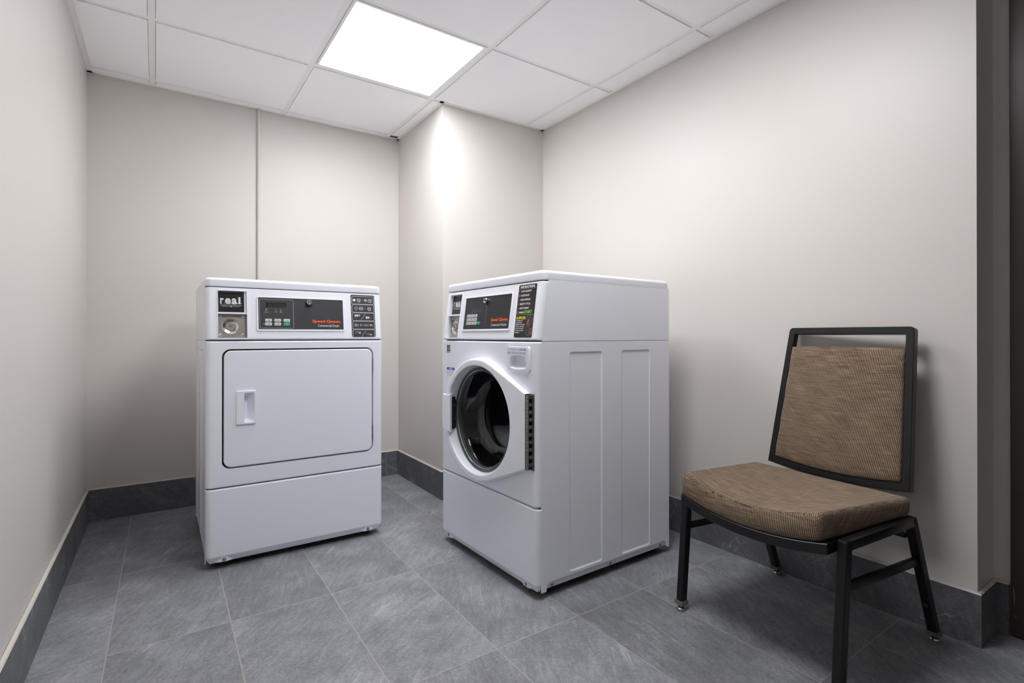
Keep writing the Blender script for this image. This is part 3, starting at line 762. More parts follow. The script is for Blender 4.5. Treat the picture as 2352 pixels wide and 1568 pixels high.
    for u0, z0, w_, h_, key in bt:
        mat = 'button_green' if key == green else 'button'
        g = MB(mat); lo_, hi_ = rrect(u0, u0 + w_, z0, z0 + h_, 0.0016, 3), rrect(u0 + 0.0004, u0 + w_ - 0.0004, z0 + 0.0004, z0 + h_ - 0.0004, 0.0014, 3)
        g.loft([cring(lo_, 0.0010), cring(lo_, 0.0016), cring(hi_, 0.0019)], cap1=True)
        go = g.build('button', cpo, smooth=25)
        if key == green: go['label'] = 'green start button'
        pq = Print(lambda u, s, n: con(u, s, 0.0019 + n))
        if key == green:
            pq.text('START', u0 + w_ * .25, u0 + w_ * .75, z0 + h_ * .60, z0 + h_ * .75, 'ink_white'); pq.disc(u0 + w_ * .5, z0 + h_ * .25, 0.0010, 'ink_grey')
        elif kind == 'dryer':
            pq.line((u0 + w_ * .24, z0 + h_ * .3), (u0 + w_ * .24, z0 + h_ * .75), 0.0012, 'ink_dark'); pq.disc(u0 + w_ * .24, z0 + h_ * .28, 0.0013, 'ink_dark')
            for f_ in (.56, .30): pq.words(u0 + w_ * .42, u0 + w_ * .84, z0 + h_ * f_, z0 + h_ * (f_ + .13), 'ink_dark', n=1)
        else:
            for f_ in (.56, .32): pq.words(u0 + w_ * .18, u0 + w_ * .82, z0 + h_ * f_, z0 + h_ * (f_ + .13), 'ink_dark', n=1)
        pq.build('button_print', cpo)
    if kind == 'dryer':
        for u0, z0 in ((0.2094, 0.1245), (0.2003, 0.0650)):
            g = MB('led_green'); g.face([con(u0 + 0.0016 * math.cos(2 * PI * k_ / 16), z0 + 0.0016 * math.sin(2 * PI * k_ / 16), 0.0016) for k_ in range(16)])
            go = g.build('indicator_light', cpo, smooth=0); go['label'] = 'lit green indicator'
    # keylock
    g = MB('chrome', 'rubber', 'steel')
    if kind == 'dryer':
        ul, sl_ = 0.3717, 0.1545
        lock_lathe(g, ul, sl_, [(0.0150, 0.001), (0.0150, 0.0030), (0.0125, 0.0052), (0.0112, 0.0052)], 'rubber')
        lock_lathe(g, ul, sl_ + 0.001, [(0.0108, 0.001), (0.0108, 0.0150), (0.0096, 0.0165), (0.0078, 0.0165), (0.0074, 0.0140), (0.0052, 0.0140), (0.0046, 0.0158), (1e-5, 0.0158)], 'chrome')
    else:
        ul, sl_ = 0.3435, 0.1540
        lock_lathe(g, ul, sl_, [(0.0105, 0.001), (0.0105, 0.0120), (0.0098, 0.0140), (0.0072, 0.0140), (0.0068, 0.0110), (0.0030, 0.0110), (1e-5, 0.0110)], 'chrome')
        cbox(g, ul - 0.001, ul + 0.0105, sl_ - 0.0035, sl_ + 0.0015, 0.0105, 0.0143, 'rubber')
        lock_lathe(g, ul + 0.001, sl_ - 0.010, [(0.0050, 0.001), (0.0040, 0.004), (1e-5, 0.004)], 'rubber')
    g.build('keylock', cpo, smooth=30)
    # ---- instruction label
    u0, u1, a0, a1 = 0.5465, 0.6515, 0.0115, 0.1997
    il = MB('panel' if kind == 'dryer' else 'label_brown')
    lo_ = rrect(u0, u1, a0, a1, 0.005, 4); il.loft([cring(lo_, 0.0), cring(lo_, 0.0006)], cap1=True)
    ilo = il.build('instruction_label', root, smooth=0)
    q = Print(lambda u, s, n: con(u, s, 0.0006 + n)); I = 'ink_white'; w0 = 0.0011
    def P_(f, g_): return (u0 + f * (u1 - u0), a0 + g_ * (a1 - a0))
    if kind == 'dryer':
        def washer_icon(cx_, cz_, w_=0.0145, h_=0.0125):
            q.loop([(cx_ - w_ / 2, cz_ - h_ / 2), (cx_ + w_ / 2, cz_ - h_ / 2), (cx_ + w_ / 2, cz_ + h_ / 2), (cx_ - w_ / 2, cz_ + h_ / 2)], 0.0009, I)
            q.ring(cx_ - 0.001, cz_, 0.0035, 0.0010, I); q.rect(cx_ + 0.0045, cx_ + 0.0056, cz_ - 0.004, cz_ + 0.004, I)
        def arrow(cx_, cz_): q.loop([(cx_ - 0.003, cz_ - 0.001), (cx_, cz_ - 0.001), (cx_, cz_ - 0.0025), (cx_ + 0.003, cz_), (cx_, cz_ + 0.0025), (cx_, cz_ + 0.001), (cx_ - 0.003, cz_ + 0.001)], 0.0006, 'ink_grey')
        def bricks(cx_, cz_, filled):
            for k_, full in enumerate(filled):
                for row in range(2):
                    x = cx_ + k_ * 0.0082; z = cz_ - row * 0.0044
                    if full[row] == '1': q.rrect(x - 0.0035, x + 0.0035, z - 0.0019, z + 0.0019, 0.0008, I)
                    elif full[row] == '0': q.loop(rrect(x - 0.0035, x + 0.0035, z - 0.0019, z + 0.0019, 0.0008, 2), 0.0006, 'ink_grey')
            return
        bh = 0.0345
        for k_ in range(5):
            zt = a1 - 0.0065 - k_ * 0.0372; zb_ = zt - bh; xa, xb = u0 + 0.0045, u1 - 0.0045
            pts = [(xa + 0.006, zt), (xb - 0.002, zt), (xb, zt - 0.002), (xb, zb_ + 0.002), (xb - 0.002, zb_), (xa + 0.002, zb_), (xa, zb_ + 0.002), (xa, zt - 0.006)]
            q.loop(pts, w0, I); q.words(xa + 0.0005, xa + 0.0025, zt - 0.002, zt - 0.0005, 'ink_grey', n=1)
            zc = (zt + zb_) / 2
            if k_ == 0:
                q.disc(xa + 0.0105, zc, 0.0062, I); q.line((xa + 0.007, zc - 0.002), (xa + 0.0135, zc + 0.003), 0.0008, 'panel', 2); q.line((xa + 0.0085, zc + 0.003), (xa + 0.0125, zc - 0.003), 0.0008, 'panel', 2)
                washer_icon(xa + 0.0305, zc); arrow(xa + 0.0470, zc); q.disc(xa + 0.0610, zc, 0.0062, 'ink_grey'); q.ring(xa + 0.0610, zc, 0.0060, 0.0010, I); washer_icon(xa + 0.0800, zc)
                q.line((xa + 0.027, zc - 0.0095), (xa + 0.036, zc - 0.0088), 0.0008, I); q.line((xa + 0.077, zc - 0.0095), (xa + 0.086, zc - 0.0092), 0.0009, I)
            elif k_ == 1:
                t0 = xa + 0.0175
                q.loop([(t0 - 0.0065, zc + 0.0045), (t0 - 0.0025, zc + 0.0065), (t0, zc + 0.0050), (t0 + 0.0025, zc + 0.0065), (t0 + 0.0065, zc + 0.0045), (t0 + 0.0050, zc + 0.0010), (t0 + 0.0035, zc + 0.0018), (t0 + 0.0035, zc - 0.0065), (t0 - 0.0035, zc - 0.0065), (t0 - 0.0035, zc + 0.0018), (t0 - 0.0050, zc + 0.0010)], 0.0010, I)
                q.line((xa + 0.0275, zc), (xa + 0.0360, zc), 0.0016, I); washer_icon(xa + 0.0400, zc); arrow(xa + 0.0565, zc); washer_icon(xa + 0.0760, zc)
                q.line((xa + 0.073, zc - 0.0095), (xa + 0.081, zc - 0.0090), 0.0009, I)
            elif k_ in (2, 4):
                q.line((xa + 0.038, zb_ + 0.004), (xa + 0.057, zt - 0.005), 0.0009, I)
                F1, F2 = (('11', '11', '10'), ('11', '11', '.0')) if k_ == 2 else (('00', '00', '01'), ('00', '00', '.1'))
                bricks(xa + 0.0140, zc + 0.0075, F1); bricks(xa + 0.0625, zc - 0.0005, F2)
                q.ring(xa + (0.0140 if k_ == 2 else 0.0300), zc - 0.0010, 0.0022, 0.0006, 'ink_grey'); q.ring(xa + (0.0625 if k_ == 2 else 0.0790), zc - 0.0090, 0.0022, 0.0006, 'ink_grey')
            else:
                q.ring(xa + 0.0140, zc, 0.0058, 0.0010, I); q.line((xa + 0.0105, zc + 0.0035), (xa + 0.0175, zc - 0.0035), 0.0010, I); q.line((xa + 0.0125, zc + 0.0030), (xa + 0.0165, zc - 0.001), 0.0008, I)
                q.line((xa + 0.023, zc - 0.005), (xa + 0.028, zc + 0.005), 0.0009, I); q.loop([(xa + 0.0335, zc + 0.005), (xa + 0.0365, zc + 0.004), (xa + 0.0385, zc), (xa + 0.0360, zc - 0.004), (xa + 0.0350, zc - 0.005)], 0.0009, I, closed=True)
                q.line((xa + 0.0435, zc - 0.005), (xa + 0.0485, zc + 0.005), 0.0009, I); q.loop(rrect(xa + 0.0530, xa + 0.0640, zc - 0.0028, zc + 0.0028, 0.0015, 2), 0.0010, I)
                q.line((xa + 0.0670, zc - 0.005), (xa + 0.0720, zc + 0.005), 0.0009, I); q.ring(xa + 0.0815, zc, 0.0050, 0.0008, 'ink_grey'); q.disc(xa + 0.0805, zc + 0.0008, 0.0030, I); q.line((xa + 0.0850, zc - 0.005), (xa + 0.0895, zc - 0.002), 0.0008, I)
        q.words(u1 - 0.016, u1 - 0.005, a0 + 0.0030, a0 + 0.0037, 'ink_grey', n=1)
    else:
        def T_(s_, f0, f1, g0, h_, ink, bold=0.02, turn=False, f2=None):
            (ua, za), (ub, zb2) = P_(f0, 1 - g0), P_(f1, 1 - g0 + h_); q.text(s_, ua, ub, za, zb2, ink, bold=bold, turn=turn)
        T_('INSTRUCTIONS', 0.11, 0.89, 0.062, 0.042, I, 0.03)
        q.rect(*[P_(f, 0)[0] for f in (0.03, 0.97)], P_(0, 0.921)[1], P_(0, 0.925)[1], 'ink_grey')
        rows = [('1.', 'LOAD LAUNDRY', 0.74, 'ink_red'), ('2.', 'CLOSE DOOR', 0.64, 'ink_yellow'), ('3.', 'ADD SUPPLIES', 0.71, 'ink_blue'), ('4.', 'SELECT CYCLE', 0.73, 'ink_amber'), ('5.', 'ADD PAYMENT', 0.68, 'ink_purple'), ('6.', 'PRESS', 0.42, 'ink_lime')]
        for k_, (n_, s_, f1, ink) in enumerate(rows):
            g0 = 0.140 + k_ * 0.0808
            T_(n_, 0.045, 0.095, g0, 0.040, ink, 0.03); T_(s_, 0.15, f1, g0, 0.032, I)
        T_('START', 0.45, 0.87, 0.140 + 5 * 0.0808, 0.052, 'ink_lime', 0.03)
        q.rect(*[P_(f, 0)[0] for f in (0.03, 0.97)], P_(0, 0.433)[1], P_(0, 0.437)[1], 'ink_grey')
        T_('SUPPLIES', 0.05, 0.56, 0.655, 0.050, 'ink_yellow', 0.03)
        for k_, (s_, f1) in enumerate((('TO PREVENT THE', 0.42), ('WASHER FROM', 0.39), ('BREAKING DOWN, MAKE', 0.56), ('SURE ALL SUPPLIES', 0.52), ('GO IN THE CORRECT', 0.51), ('SPOTS IN THE SOAP', 0.52), ('DRAWER.', 0.29))):
            T_(s_, 0.05, f1, 0.694 + k_ * 0.0372, 0.020, I, 0.012)
        g1 = 'ink_grey'
        for a, b_ in (((0.66, 0.42), (0.98, 0.42)), ((0.66, 0.42), (0.66, 0.06)), ((0.66, 0.20), (0.82, 0.20)), ((0.82, 0.24), (0.98, 0.24)), ((0.82, 0.42), (0.82, 0.06)), ((0.66, 0.06), (0.98, 0.06)), ((0.75, 0.42), (0.75, 0.34)), ((0.75, 0.34), (0.79, 0.31)), ((0.79, 0.31), (0.79, 0.20)), ((0.97, 0.42), (0.97, 0.06))):
            q.line(P_(*a), P_(*b_), 0.0006, g1)
        T_('SOFTENER', 0.69, 0.755, 0.77, 0.11, 'ink_amber', 0.02, True)
        for k_, s_ in enumerate(('PRE', 'WASH', 'SOAP')): T_(s_, 0.855 if k_ else 0.87, 0.96 if k_ else 0.945, 0.650 + k_ * 0.036, 0.020, 'ink_purple', 0.03)
        T_('BLEACH', 0.675, 0.81, 0.872, 0.016, 'ink_blue', 0.02)
        for k_, s_ in enumerate(('MAIN', 'WASH', 'SOAP')): T_(s_, 0.845, 0.96, 0.850 + k_ * 0.037, 0.022, 'ink_red', 0.03)
        for f in (0.68, 0.76, 0.86, 0.94): q.disc(*P_(f, 0.04), 0.0010, 'ink_grey')
    q.build('lettering', ilo)
    return root, fpo, cring

# ---- dryer
DRX, DRY_, DRR = 0.1285, 2.2955, 0.00412
dry, dfp, cring = machine('dryer', 'clothes_dryer', (DRX, DRY_, 0), DRR, 0.665, 'white front-loading dryer with plain square door, standing in the corner by the back wall')
hx0, hx1, hz0, hz1 = 0.1290, 0.1650, 0.5530, 0.6690
dr = MB('enamel'); r1 = rrect(0.0603, 0.6345, 0.3845, 0.8335, 0.026, 8)
cut = [(0.1260, 0.5505), (0.1680, 0.5505), (0.1680, 0.6715), (0.1260, 0.6715)]
rings = []
for k in range(5):
    a = math.radians(22.5 * k); i_ = 0.004 * (1 - math.sin(a)); rings.append(lift(rrect(0.0603 + i_, 0.6345 - i_, 0.3845 + i_, 0.8335 - i_, 0.026 - i_, 8), 0.004 - 0.004 * math.sin(a) * 0 - 0.004 * (1 - math.cos(math.radians(90 - 22.5 * k))) if False else 0.004 * (1 - math.cos(a)) - 0.001))
rings.append(lift(r1, 0.024))
dr.loft(rings); dr.fill(rings[0], [lift(cut, -0.001)])
door = dr.build('door', dry, smooth=30, weighted=True)
hd = MB('plastic')
ho = rrect(0.1010, 0.1700, 0.5455, 0.6770, 0.003, 3); ho2 = rrect(0.1030, 0.1692, 0.5480, 0.6758, 0.003, 3); hi = rrect(hx0, hx1, hz0, hz1, 0.005, 3)
hd.loft([lift(ho, -0.0008), lift(ho, -0.003), lift(ho2, -0.0075)])
hd.fill(lift(ho2, -0.0075), [lift(hi, -0.0075)])
fl = rrect(0.1300, 0.1420, 0.5640, 0.6540, 0.004, 3)
hd.loft([lift(hi, -0.0075), [(x, -0.005, z) for x, z in rrect(hx0 + .0006, hx1 - .0012, hz0 + .001, hz1 - .001, 0.005, 3)], lift(fl, 0.021)], cap1=True)
hd.build('handle', door, smooth=35)
for z0, z1 in ((0.731, 0.791), (0.431, 0.493)):
    h = MB('hinge'); h.cyl((0.6375, -0.0010, 0), 0.0022, z0, z1, 'z', 12); h.build('hinge', door)

# ---- washer
wa_ang = -1.53844502
wsh, wfp, cring = machine('washer', 'washing_machine', (1.0054, 2.0977, 0), wa_ang, 0.690, 'white front-loading washer with round glass door, standing beside the boxed-out wall corner')
cx, cz = 0.347, 0.570
HX, HZ0, HZ1 = 0.643, 0.437, 0.6945
def door_outline(r, n=144, hx=HX, hz0=HZ0, hz1=HZ1):
    """distance from the centre to the teardrop outline for each angle"""
    def tang(px, pz):            # tangent point on the circle from the corner
        dx, dz = px - cx, pz - cz; dd = math.hypot(dx, dz); b0 = math.atan2(dz, dx); a = math.acos(min(1, r / dd)); return b0, a
    bt, at = tang(hx, hz1); bb, ab = tang(hx, hz0)
    th_t, th_b = bt + at, bb - ab
    T1 = (cx + r * math.cos(th_t), cz + r * math.sin(th_t)); T2 = (cx + r * math.cos(th_b), cz + r * math.sin(th_b))
    segs = [(T2, (hx, hz0)), ((hx, hz0), (hx, hz1)), ((hx, hz1), T1)]
    out = []
    for k in range(n):
        t_ = ANG[k]; c_, s_ = math.cos(t_), math.sin(t_); best = None
        for (ax, az), (bx, bz) in segs:
            ex, ez = bx - ax, bz - az; den = c_ * ez - s_ * ex
            if abs(den) < 1e-9: continue
            rho = ((ax - cx) * ez - (az - cz) * ex) / den; kk = ((ax - cx) * s_ - (az - cz) * c_) / den
            kk = ((cx + rho * c_ - ax) * ex + (cz + rho * s_ - az) * ez) / (ex * ex + ez * ez)
            if rho > 0 and -1e-6 <= kk <= 1 + 1e-6: best = rho if best is None else max(best, rho)
        out.append(best if best and best > r - 1e-6 else r)
    return out
ANG = [2 * PI * k / 144 for k in range(144)]
for zz in (HZ0, HZ1):              # put a vertex on each hinge corner
    a = math.atan2(zz - cz, HX - cx) % (2 * PI); k = min(range(144), key=lambda q: abs(ANG[q] - a)); ANG[k] = a
def thick(x):
    t_ = 0.036 + 0.065 * (cx - x); return max(0.021, min(0.052, t_))
def door_ring(rad, frac, inset=0.0, push=0.0):
    R_ = door_outline(rad); pts = []
    for k in range(144):
        rr = R_[k] - inset; x = cx + rr * math.cos(ANG[k]); z = cz + rr * math.sin(ANG[k])
        pts.append((x, -(thick(x) * frac + push), z))
    return pts
def circ_ring(rad, y, follow=None):
    pts = []
    for k in range(144):
        x = cx + rad * math.cos(ANG[k]); z = cz + rad * math.sin(ANG[k]); pts.append((x, -(thick(x) + follow) if follow is not None else y, z))
    return pts
wd = MB('plastic')
wd.loft([door_ring(0.2360, 0.0, 0.004, -0.004), door_ring(0.2375, 0.0, 0.0, 0.002), door_ring(0.2340, 0.80), door_ring(0.2330, 0.90, 0.0005), door_ring(0.2330, 0.97, 0.0025), door_ring(0.2330, 1.0, 0.0060), door_ring(0.2330, 1.0, 0.0080),
         circ_ring(0.2120, 0, 0.0), circ_ring(0.2090, 0, -0.0003), circ_ring(0.2072, 0, -0.0018), circ_ring(0.2060, 0, -0.0045), circ_ring(0.2000, -0.012), circ_ring(0.1985, 0.004), circ_ring(0.2080, 0.010)])
wdo = wd.build('door', wsh, smooth=35, weighted=True)
gl_ = MB('glass')
gl_.lathe([(1e-5, 0.092), (0.120, 0.090), (0.150, 0.082), (0.166, 0.060), (0.176, 0.020), (0.184, 0.000), (0.1985, -0.006), (0.1985, 0.000), (0.1900, 0.006), (0.182, 0.024), (0.172, 0.062), (0.154, 0.088), (0.122, 0.096), (1e-5, 0.098)], (cx, 0, cz), 'y', 96)
gl_.build('glass', wdo, smooth=60)
ge = MB('glass_edge', 'gasket', 'chrome')
ge.lathe([(0.2000, -0.0120), (0.1965, -0.0145), (0.1925, -0.0120), (0.1905, -0.0070)], (cx, 0, cz), 'y', 96, 'glass_edge')
ge.lathe([(0.1905, -0.0070), (0.1893, -0.0082), (0.1880, -0.0070)], (cx, 0, cz), 'y', 96, 'chrome')
ge.lathe([(0.1880, -0.0070), (0.1850, -0.0060), (0.1810, 0.0000)], (cx, 0, cz), 'y', 96, 'gasket')
ge.build('glass_rim', wdo, smooth=60)
# grip block on the latch side, with a dark finger pocket in its inner flank
hb = MB('plastic')
def blk(y, i, x1): return [(x, y, z) for x, z in [(0.1085 + i, 0.503 + i), (0.1030 + i, 0.540), (0.1015 + i, 0.575), (0.1030 + i, 0.612), (0.1085 + i, 0.650 - i), (x1 - i, 0.652 - i), (x1 - i, 0.575), (x1 - i, 0.497 + i)]]
hb.loft([blk(0.0, -0.001, 0.150), blk(-0.012, 0.0, 0.1515), blk(-0.044, 0.0, 0.1700), blk(-0.0510, 0.0020, 0.1720), blk(-0.0530, 0.0055, 0.1725)], cap1=True)
gob = hb.build('grip', wdo, smooth=35, weighted=True)
ps = MB('rubber', 'gasket')
pa, pb = (0.1525, -0.0120), (0.1690, -0.0410)
ps.loft([[(x + 0.0008, y, z) for x, y in (pa, pb)] for z in (0.5090, 0.6400)], closed=False, mat='rubber')
ps.box(0.1600, 0.1625, -0.0285, -0.0215, 0.545, 0.555, mat='gasket'); ps.box(0.1600, 0.1625, -0.0285, -0.0215, 0.600, 0.610, mat='gasket')
ps.build('grip_pocket', wdo, smooth=0)
# piano hinge
hg = MB('hinge', 'rubber')
hg.box(HX + 0.0005, HX + 0.0260, -0.0022, 0.0005, HZ0 - 0.002, HZ1 - 0.001)
n_ = 20; dz = (HZ1 - HZ0 - 0.004) / n_
for k in range(n_):
    z0 = HZ0 + k * dz
    hg.cyl((HX + 0.0075, -0.0145, 0), 0.0060, z0 + 0.0005, z0 + dz - 0.0005, 'z', 14)
    if k % 2: hg.box(HX + 0.0085, HX + 0.0175, -0.0135, -0.0015, z0 + 0.0005, z0 + dz - 0.0005)
    else: hg.box(HX + 0.0120, HX + 0.0180, -0.0032, -0.0015, z0 + 0.0005, z0 + dz - 0.0005, mat='rubber')
hg.box(HX - 0.0002, HX + 0.0024, -0.0195, -0.001, HZ0 - 0.001, HZ1 - 0.001, mat='rubber')
for k in range(1, n_, 3): hg.cyl((HX + 0.0215, -0.0022, HZ0 + (k + .5) * dz), 0.0022, -0.0010, 0.0, 'y', 10)
hg.build('hinge', wdo, smooth=35)
# gasket and drum behind the door
gk = MB('gasket'); gk.lathe([(0.2150, 0.012), (0.2050, 0.014), (0.1960, 0.022), (0.2000, 0.040), (0.2080, 0.060), (0.1980, 0.090), (0.2050, 0.110), (0.2600, 0.115)], (cx, 0, cz), 'y', 72); gk.build('gasket', wsh, smooth=60)
dm = MB('drum'); dm.lathe([(0.205, 0.118), (0.262, 0.125), (0.268, 0.150), (0.268, 0.470), (0.240, 0.500), (0.120, 0.490), (1e-5, 0.480)], (cx, 0, cz), 'y', 72)
for k in range(3):
    a = 2 * PI * k / 3 + 0.5
    dm.bar((cx + 0.245 * math.cos(a), 0.15, cz + 0.245 * math.sin(a)), (cx + 0.245 * math.cos(a), 0.47, cz + 0.245 * math.sin(a)), 0.05, 0.05, (math.cos(a), 0, math.sin(a)), 0.015)
dm.build('drum', wsh, smooth=50)
# soap drawer
sd = MB('plastic', 'gap')
so, si = rrect(0.5140, 0.6485, 0.7660, 0.8545, 0.010, 5), rrect(0.5160, 0.6465, 0.7685, 0.8530, 0.009, 5)
bow = lambda L_, y: [(x, y - 0.0025 * (1 - ((z - 0.81) / 0.05) ** 2), z - (0.004 * (1 - ((x - 0.581) / 0.07) ** 2) if z < 0.79 else 0)) for x, z in L_]
sh = [(0.5330, 0.7810), (0.5600, 0.7775), (0.6040, 0.7775), (0.6310, 0.7805), (0.6270, 0.8150), (0.6220, 0.8180), (0.5980, 0.8205), (0.5650, 0.8205), (0.5420, 0.8180), (0.5370, 0.8150)]
sd.loft([bow(so, 0.012), bow(so, -0.0015), bow(si, -0.0045)])
sd.fill(bow(si, -0.0045), [bow(sh, -0.0045)])
sf = [(0.5400, 0.7940), (0.5600, 0.7925), (0.6040, 0.7925), (0.6240, 0.7940), (0.6230, 0.8120), (0.6180, 0.8150), (0.5980, 0.8165), (0.5650, 0.8165), (0.5450, 0.8150), (0.5410, 0.8120)]
sd.loft([bow(sh, -0.0045), [(x, 0.016, z) for x, z in sf]], cap1=True)
sdo = sd.build('soap_drawer', wsh, smooth=35)
def front(u, s, n): return Vector((u, -n, s))
def bowed(u, s, n): return Vector((u, -0.0049 - 0.0025 * (1 - ((s - 0.81) / 0.05) ** 2) - n, s))
lb = MB('label_white'); lb.loft([[bowed(0.5180 + k * 0.119, z, 0.0002) for z in (0.8235, 0.830, 0.837, 0.844, 0.8505)] for k in range(2)], closed=False)
lbo = lb.build('reminder_label', sdo, smooth=0); lbo['label'] = 'small pale sticker with blue lettering'
q = Print(lambda u, s, n: bowed(u, s, 0.0003 + n))
q.text('PUT PODS IN THE', 0.5215, 0.5880, 0.8395, 0.8465, 'ink_blue'); q.text('DRUM,', 0.5925, 0.6320, 0.8395, 0.8470, 'ink_blue', bold=0.025)
q.text('NOT', 0.5215, 0.5420, 0.8272, 0.8346, 'ink_blue', bold=0.025); q.text('THE SOAP DRAWER', 0.5465, 0.6310, 0.8272, 0.8342, 'ink_blue')
q.build('lettering', lbo)
# efficiency emblem and notice
q = Print(front)
q.rect(0.0500, 0.0800, 0.8260, 0.8510, 'ink_black')
arc = [(0.0650 + 0.0160 * math.cos(math.radians(a)), 0.8330 + 0.0140 * math.sin(math.radians(a))) for a in range(10, 171, 16)]
q.loop(arc, 0.0014, 'ink_white', 2, closed=False)
q.line((0.0508, 0.8352), (0.0640, 0.8338), 0.0016, 'ink_white', 2)
star = [(0.0715 + (0.0055 if k % 2 == 0 else 0.0024) * math.sin(PI * k / 5), 0.8378 + (0.0055 if k % 2 == 0 else 0.0024) * math.cos(PI * k / 5)) for k in range(10)]
q.poly(star, 'ink_white', 2); q.line((0.0600, 0.8350), (0.0770, 0.8310), 0.0014, 'ink_white', 2)
q.words(0.0500, 0.0800, 0.8222, 0.8248, 'ink_dark', n=2); q.words(0.0500, 0.0800, 0.8178, 0.8208, 'ink_dark', n=3)
q.build('efficiency_emblem', wfp)
q = Print(front)
q.rect(0.0500, 0.1180, 0.7452, 0.7555, 'ink_navy'); q.text('NOTICE', 0.0680, 0.1000, 0.7472, 0.7532, 'ink_white', 2, bold=0.03)
for k in range(5): q.words(0.0505, 0.1160 - k * 0.0025, 0.7395 - k * 0.0048, 0.7412 - k * 0.0048, 'ink_grey', n=5)
q.build('notice_label', wfp)

# ------------------------------------------------------------------ chair
CH = empty('side_chair', (1.3739, 0.8651, 0), -(PI / 2 + 0.0715))
tag(CH, 'black metal chair with brown tweed seat and back against the bright wall', 'chair')
HW, e = 0.2495, 0.0125
def leg(x, y0, y1, front_leg):
    b = MB('black_metal')
    zb, zt = 0.030, 0.3878
    def ring(z, i=0.0):
        k_ = (z - zb) / (zt - zb); y = y0 + (y1 - y0) * k_; d0 = e
        return [(x - e + i, y - d0, z), (x - e, y - d0 + i, z), (x - e, y + d0 - i, z), (x - e + i, y + d0, z), (x + e - i, y + d0, z), (x + e, y + d0 - i, z), (x + e, y - d0 + i, z), (x + e - i, y - d0, z)]
    b.loft([ring(zb, .0022), ring(zt - 0.003, .0022), [(p[0] * 1.0 + (x - p[0]) * .12, p[1] + (y1 - p[1]) * .12, zt) for p in ring(zt, .0022)]], cap0=True, cap1=True)
    o = b.build('leg', CH, smooth=25)
    g = MB('glide', 'chrome', 'rubber'); c = Vector((x, y0, 0)); w_ = 0.0150
    sl = (y1 - y0) / (zt - zb)
    g.loft([[(x + sx * w_, y0 + sl * (z - zb) + sy * w_, z) for sx, sy in ((-1, -1), (1, -1), (1, 1), (-1, 1))] for z in (0.0175, 0.0315)], cap0=True, cap1=True, mat='glide')
    yo = y0 + sl * (0.012 - zb)
    g.lathe([(0.0095, 0.009), (0.0095, 0.0180)], (x, yo, 0), 'z', 20, 'rubber')
    g.lathe([(1e-5, 0.0), (0.0115, 0.0), (0.0140, 0.0025), (0.0140, 0.0050), (0.0115, 0.0085), (0.0070, 0.0095)], (x, yo, 0), 'z', 24, 'chrome')
    g.build('foot_glide', o, smooth=30)
    if not front_leg:
        z = 0.116; y = y0 + (y1 - y0) * (z - zb) / (zt - zb) - e
        g = MB('rubber'); g.lathe([(1e-5, -0.0022), (0.0050, -0.0022), (0.0066, -0.0008), (0.0066, 0.001)], (x - 0.001, y, z), 'y', 20); g.build('plug', o, smooth=40)
for x in (-HW, HW):
    leg(x, 0.0, 0.0290, True); leg(x, 0.4989, 0.3566, False)
    b = MB('black_metal'); b.box(x - e, x + e, 0.030, 0.3600, 0.3628, 0.3876, 0.0022, 2)
    b.build('side_rail', CH, smooth=30)
    b = MB('black_metal'); b.bar((x, 0.020, 0.2705), (x, 0.4080, 0.2555), 0.0125, 0.0235, (0, 0, 1), 0.002); b.build('side_stretcher', CH, smooth=30)
b = MB('black_metal'); b.bar((-HW + e, 0.3700, 0.3290), (HW - e, 0.3700, 0.3290), 0.0125, 0.0235, (0, 1, 0), 0.002); b.build('rear_crossbar', CH, smooth=30)
# curved seat pan
SX = 0.2330
def sag(x, y, amt): return amt * (1 - (x / SX) ** 2) * max(0.0, 1 - max(y, 0) / 0.36)
b = MB('black_metal'); nx = 24
rings = []
for i in range(nx + 1):
    x = -SX + 2 * SX * i / nx
    fy = -0.0195 - 0.010 * (1 - (x / SX) ** 2)
    def pt(y, z): return (x, y, z - sag(x, y, 0.027))
    rings.append([pt(fy, 0.3560), pt(fy + 0.0015, 0.3545), pt(0.08, 0.3560), pt(0.365, 0.3560), pt(0.365, 0.3810), pt(0.08, 0.3810), pt(fy + 0.0015, 0.3815), pt(fy, 0.3800)])
b.loft(rings, cap0=True, cap1=True)
b.build('seat_frame', CH, smooth=30)
# cushion
b = MB('fabric', 'seam')
def outl(i, r=0.016):
    pts = []
    for cx_, cy_, a0 in ((SX - r, 0.372 - r, 0), (-SX + r, 0.372 - r, 90), (-SX + r, -0.018 + r, 180), (SX - r, -0.018 + r, 270)):
        for k in range(7):
            a = math.radians(a0 + 15 * k); pts.append((cx_ + (r - i) * math.cos(a), cy_ + (r - i) * math.sin(a)))
    # refine straight runs
    out = []
    for k in range(len(pts)):
        p, q_ = pts[k], pts[(k + 1) % len(pts)]; dd = math.hypot(q_[0] - p[0], q_[1] - p[1]); m_ = max(1, int(round(dd / 0.02))) if dd > 0.05 else 1
        for j in range(m_): out.append((p[0] + (q_[0] - p[0]) * j / m_, p[1] + (q_[1] - p[1]) * j / m_))
    return out
def fronted(x, y): return y - 0.010 * (1 - (x / SX) ** 2) * max(0.0, 1 - (y + 0.02) / 0.2)
def ztop(x, y): return 0.4535 - 0.0150 * max(y, 0) / 0.36 - sag(x, y, 0.036)
def warp(x, y):
    f = max(0.0, min(1.0, (y + 0.02) / 0.39))
    return -0.0090 * (1 - f) + x / SX * (0.2260 + 0.0205 * f)
def zbot(x, y): return 0.3805 + 0.0085 * max(0.0, min(1.0, (y - 0.10) / 0.22)) - sag(x, y, 0.027)
def cr(i, fn): return [(warp(x, y), fronted(x, y), fn(x, y)) for x, y in outl(i)]
def lerp(k): return lambda x, y: zbot(x, y) + (ztop(x, y) - zbot(x, y)) * k
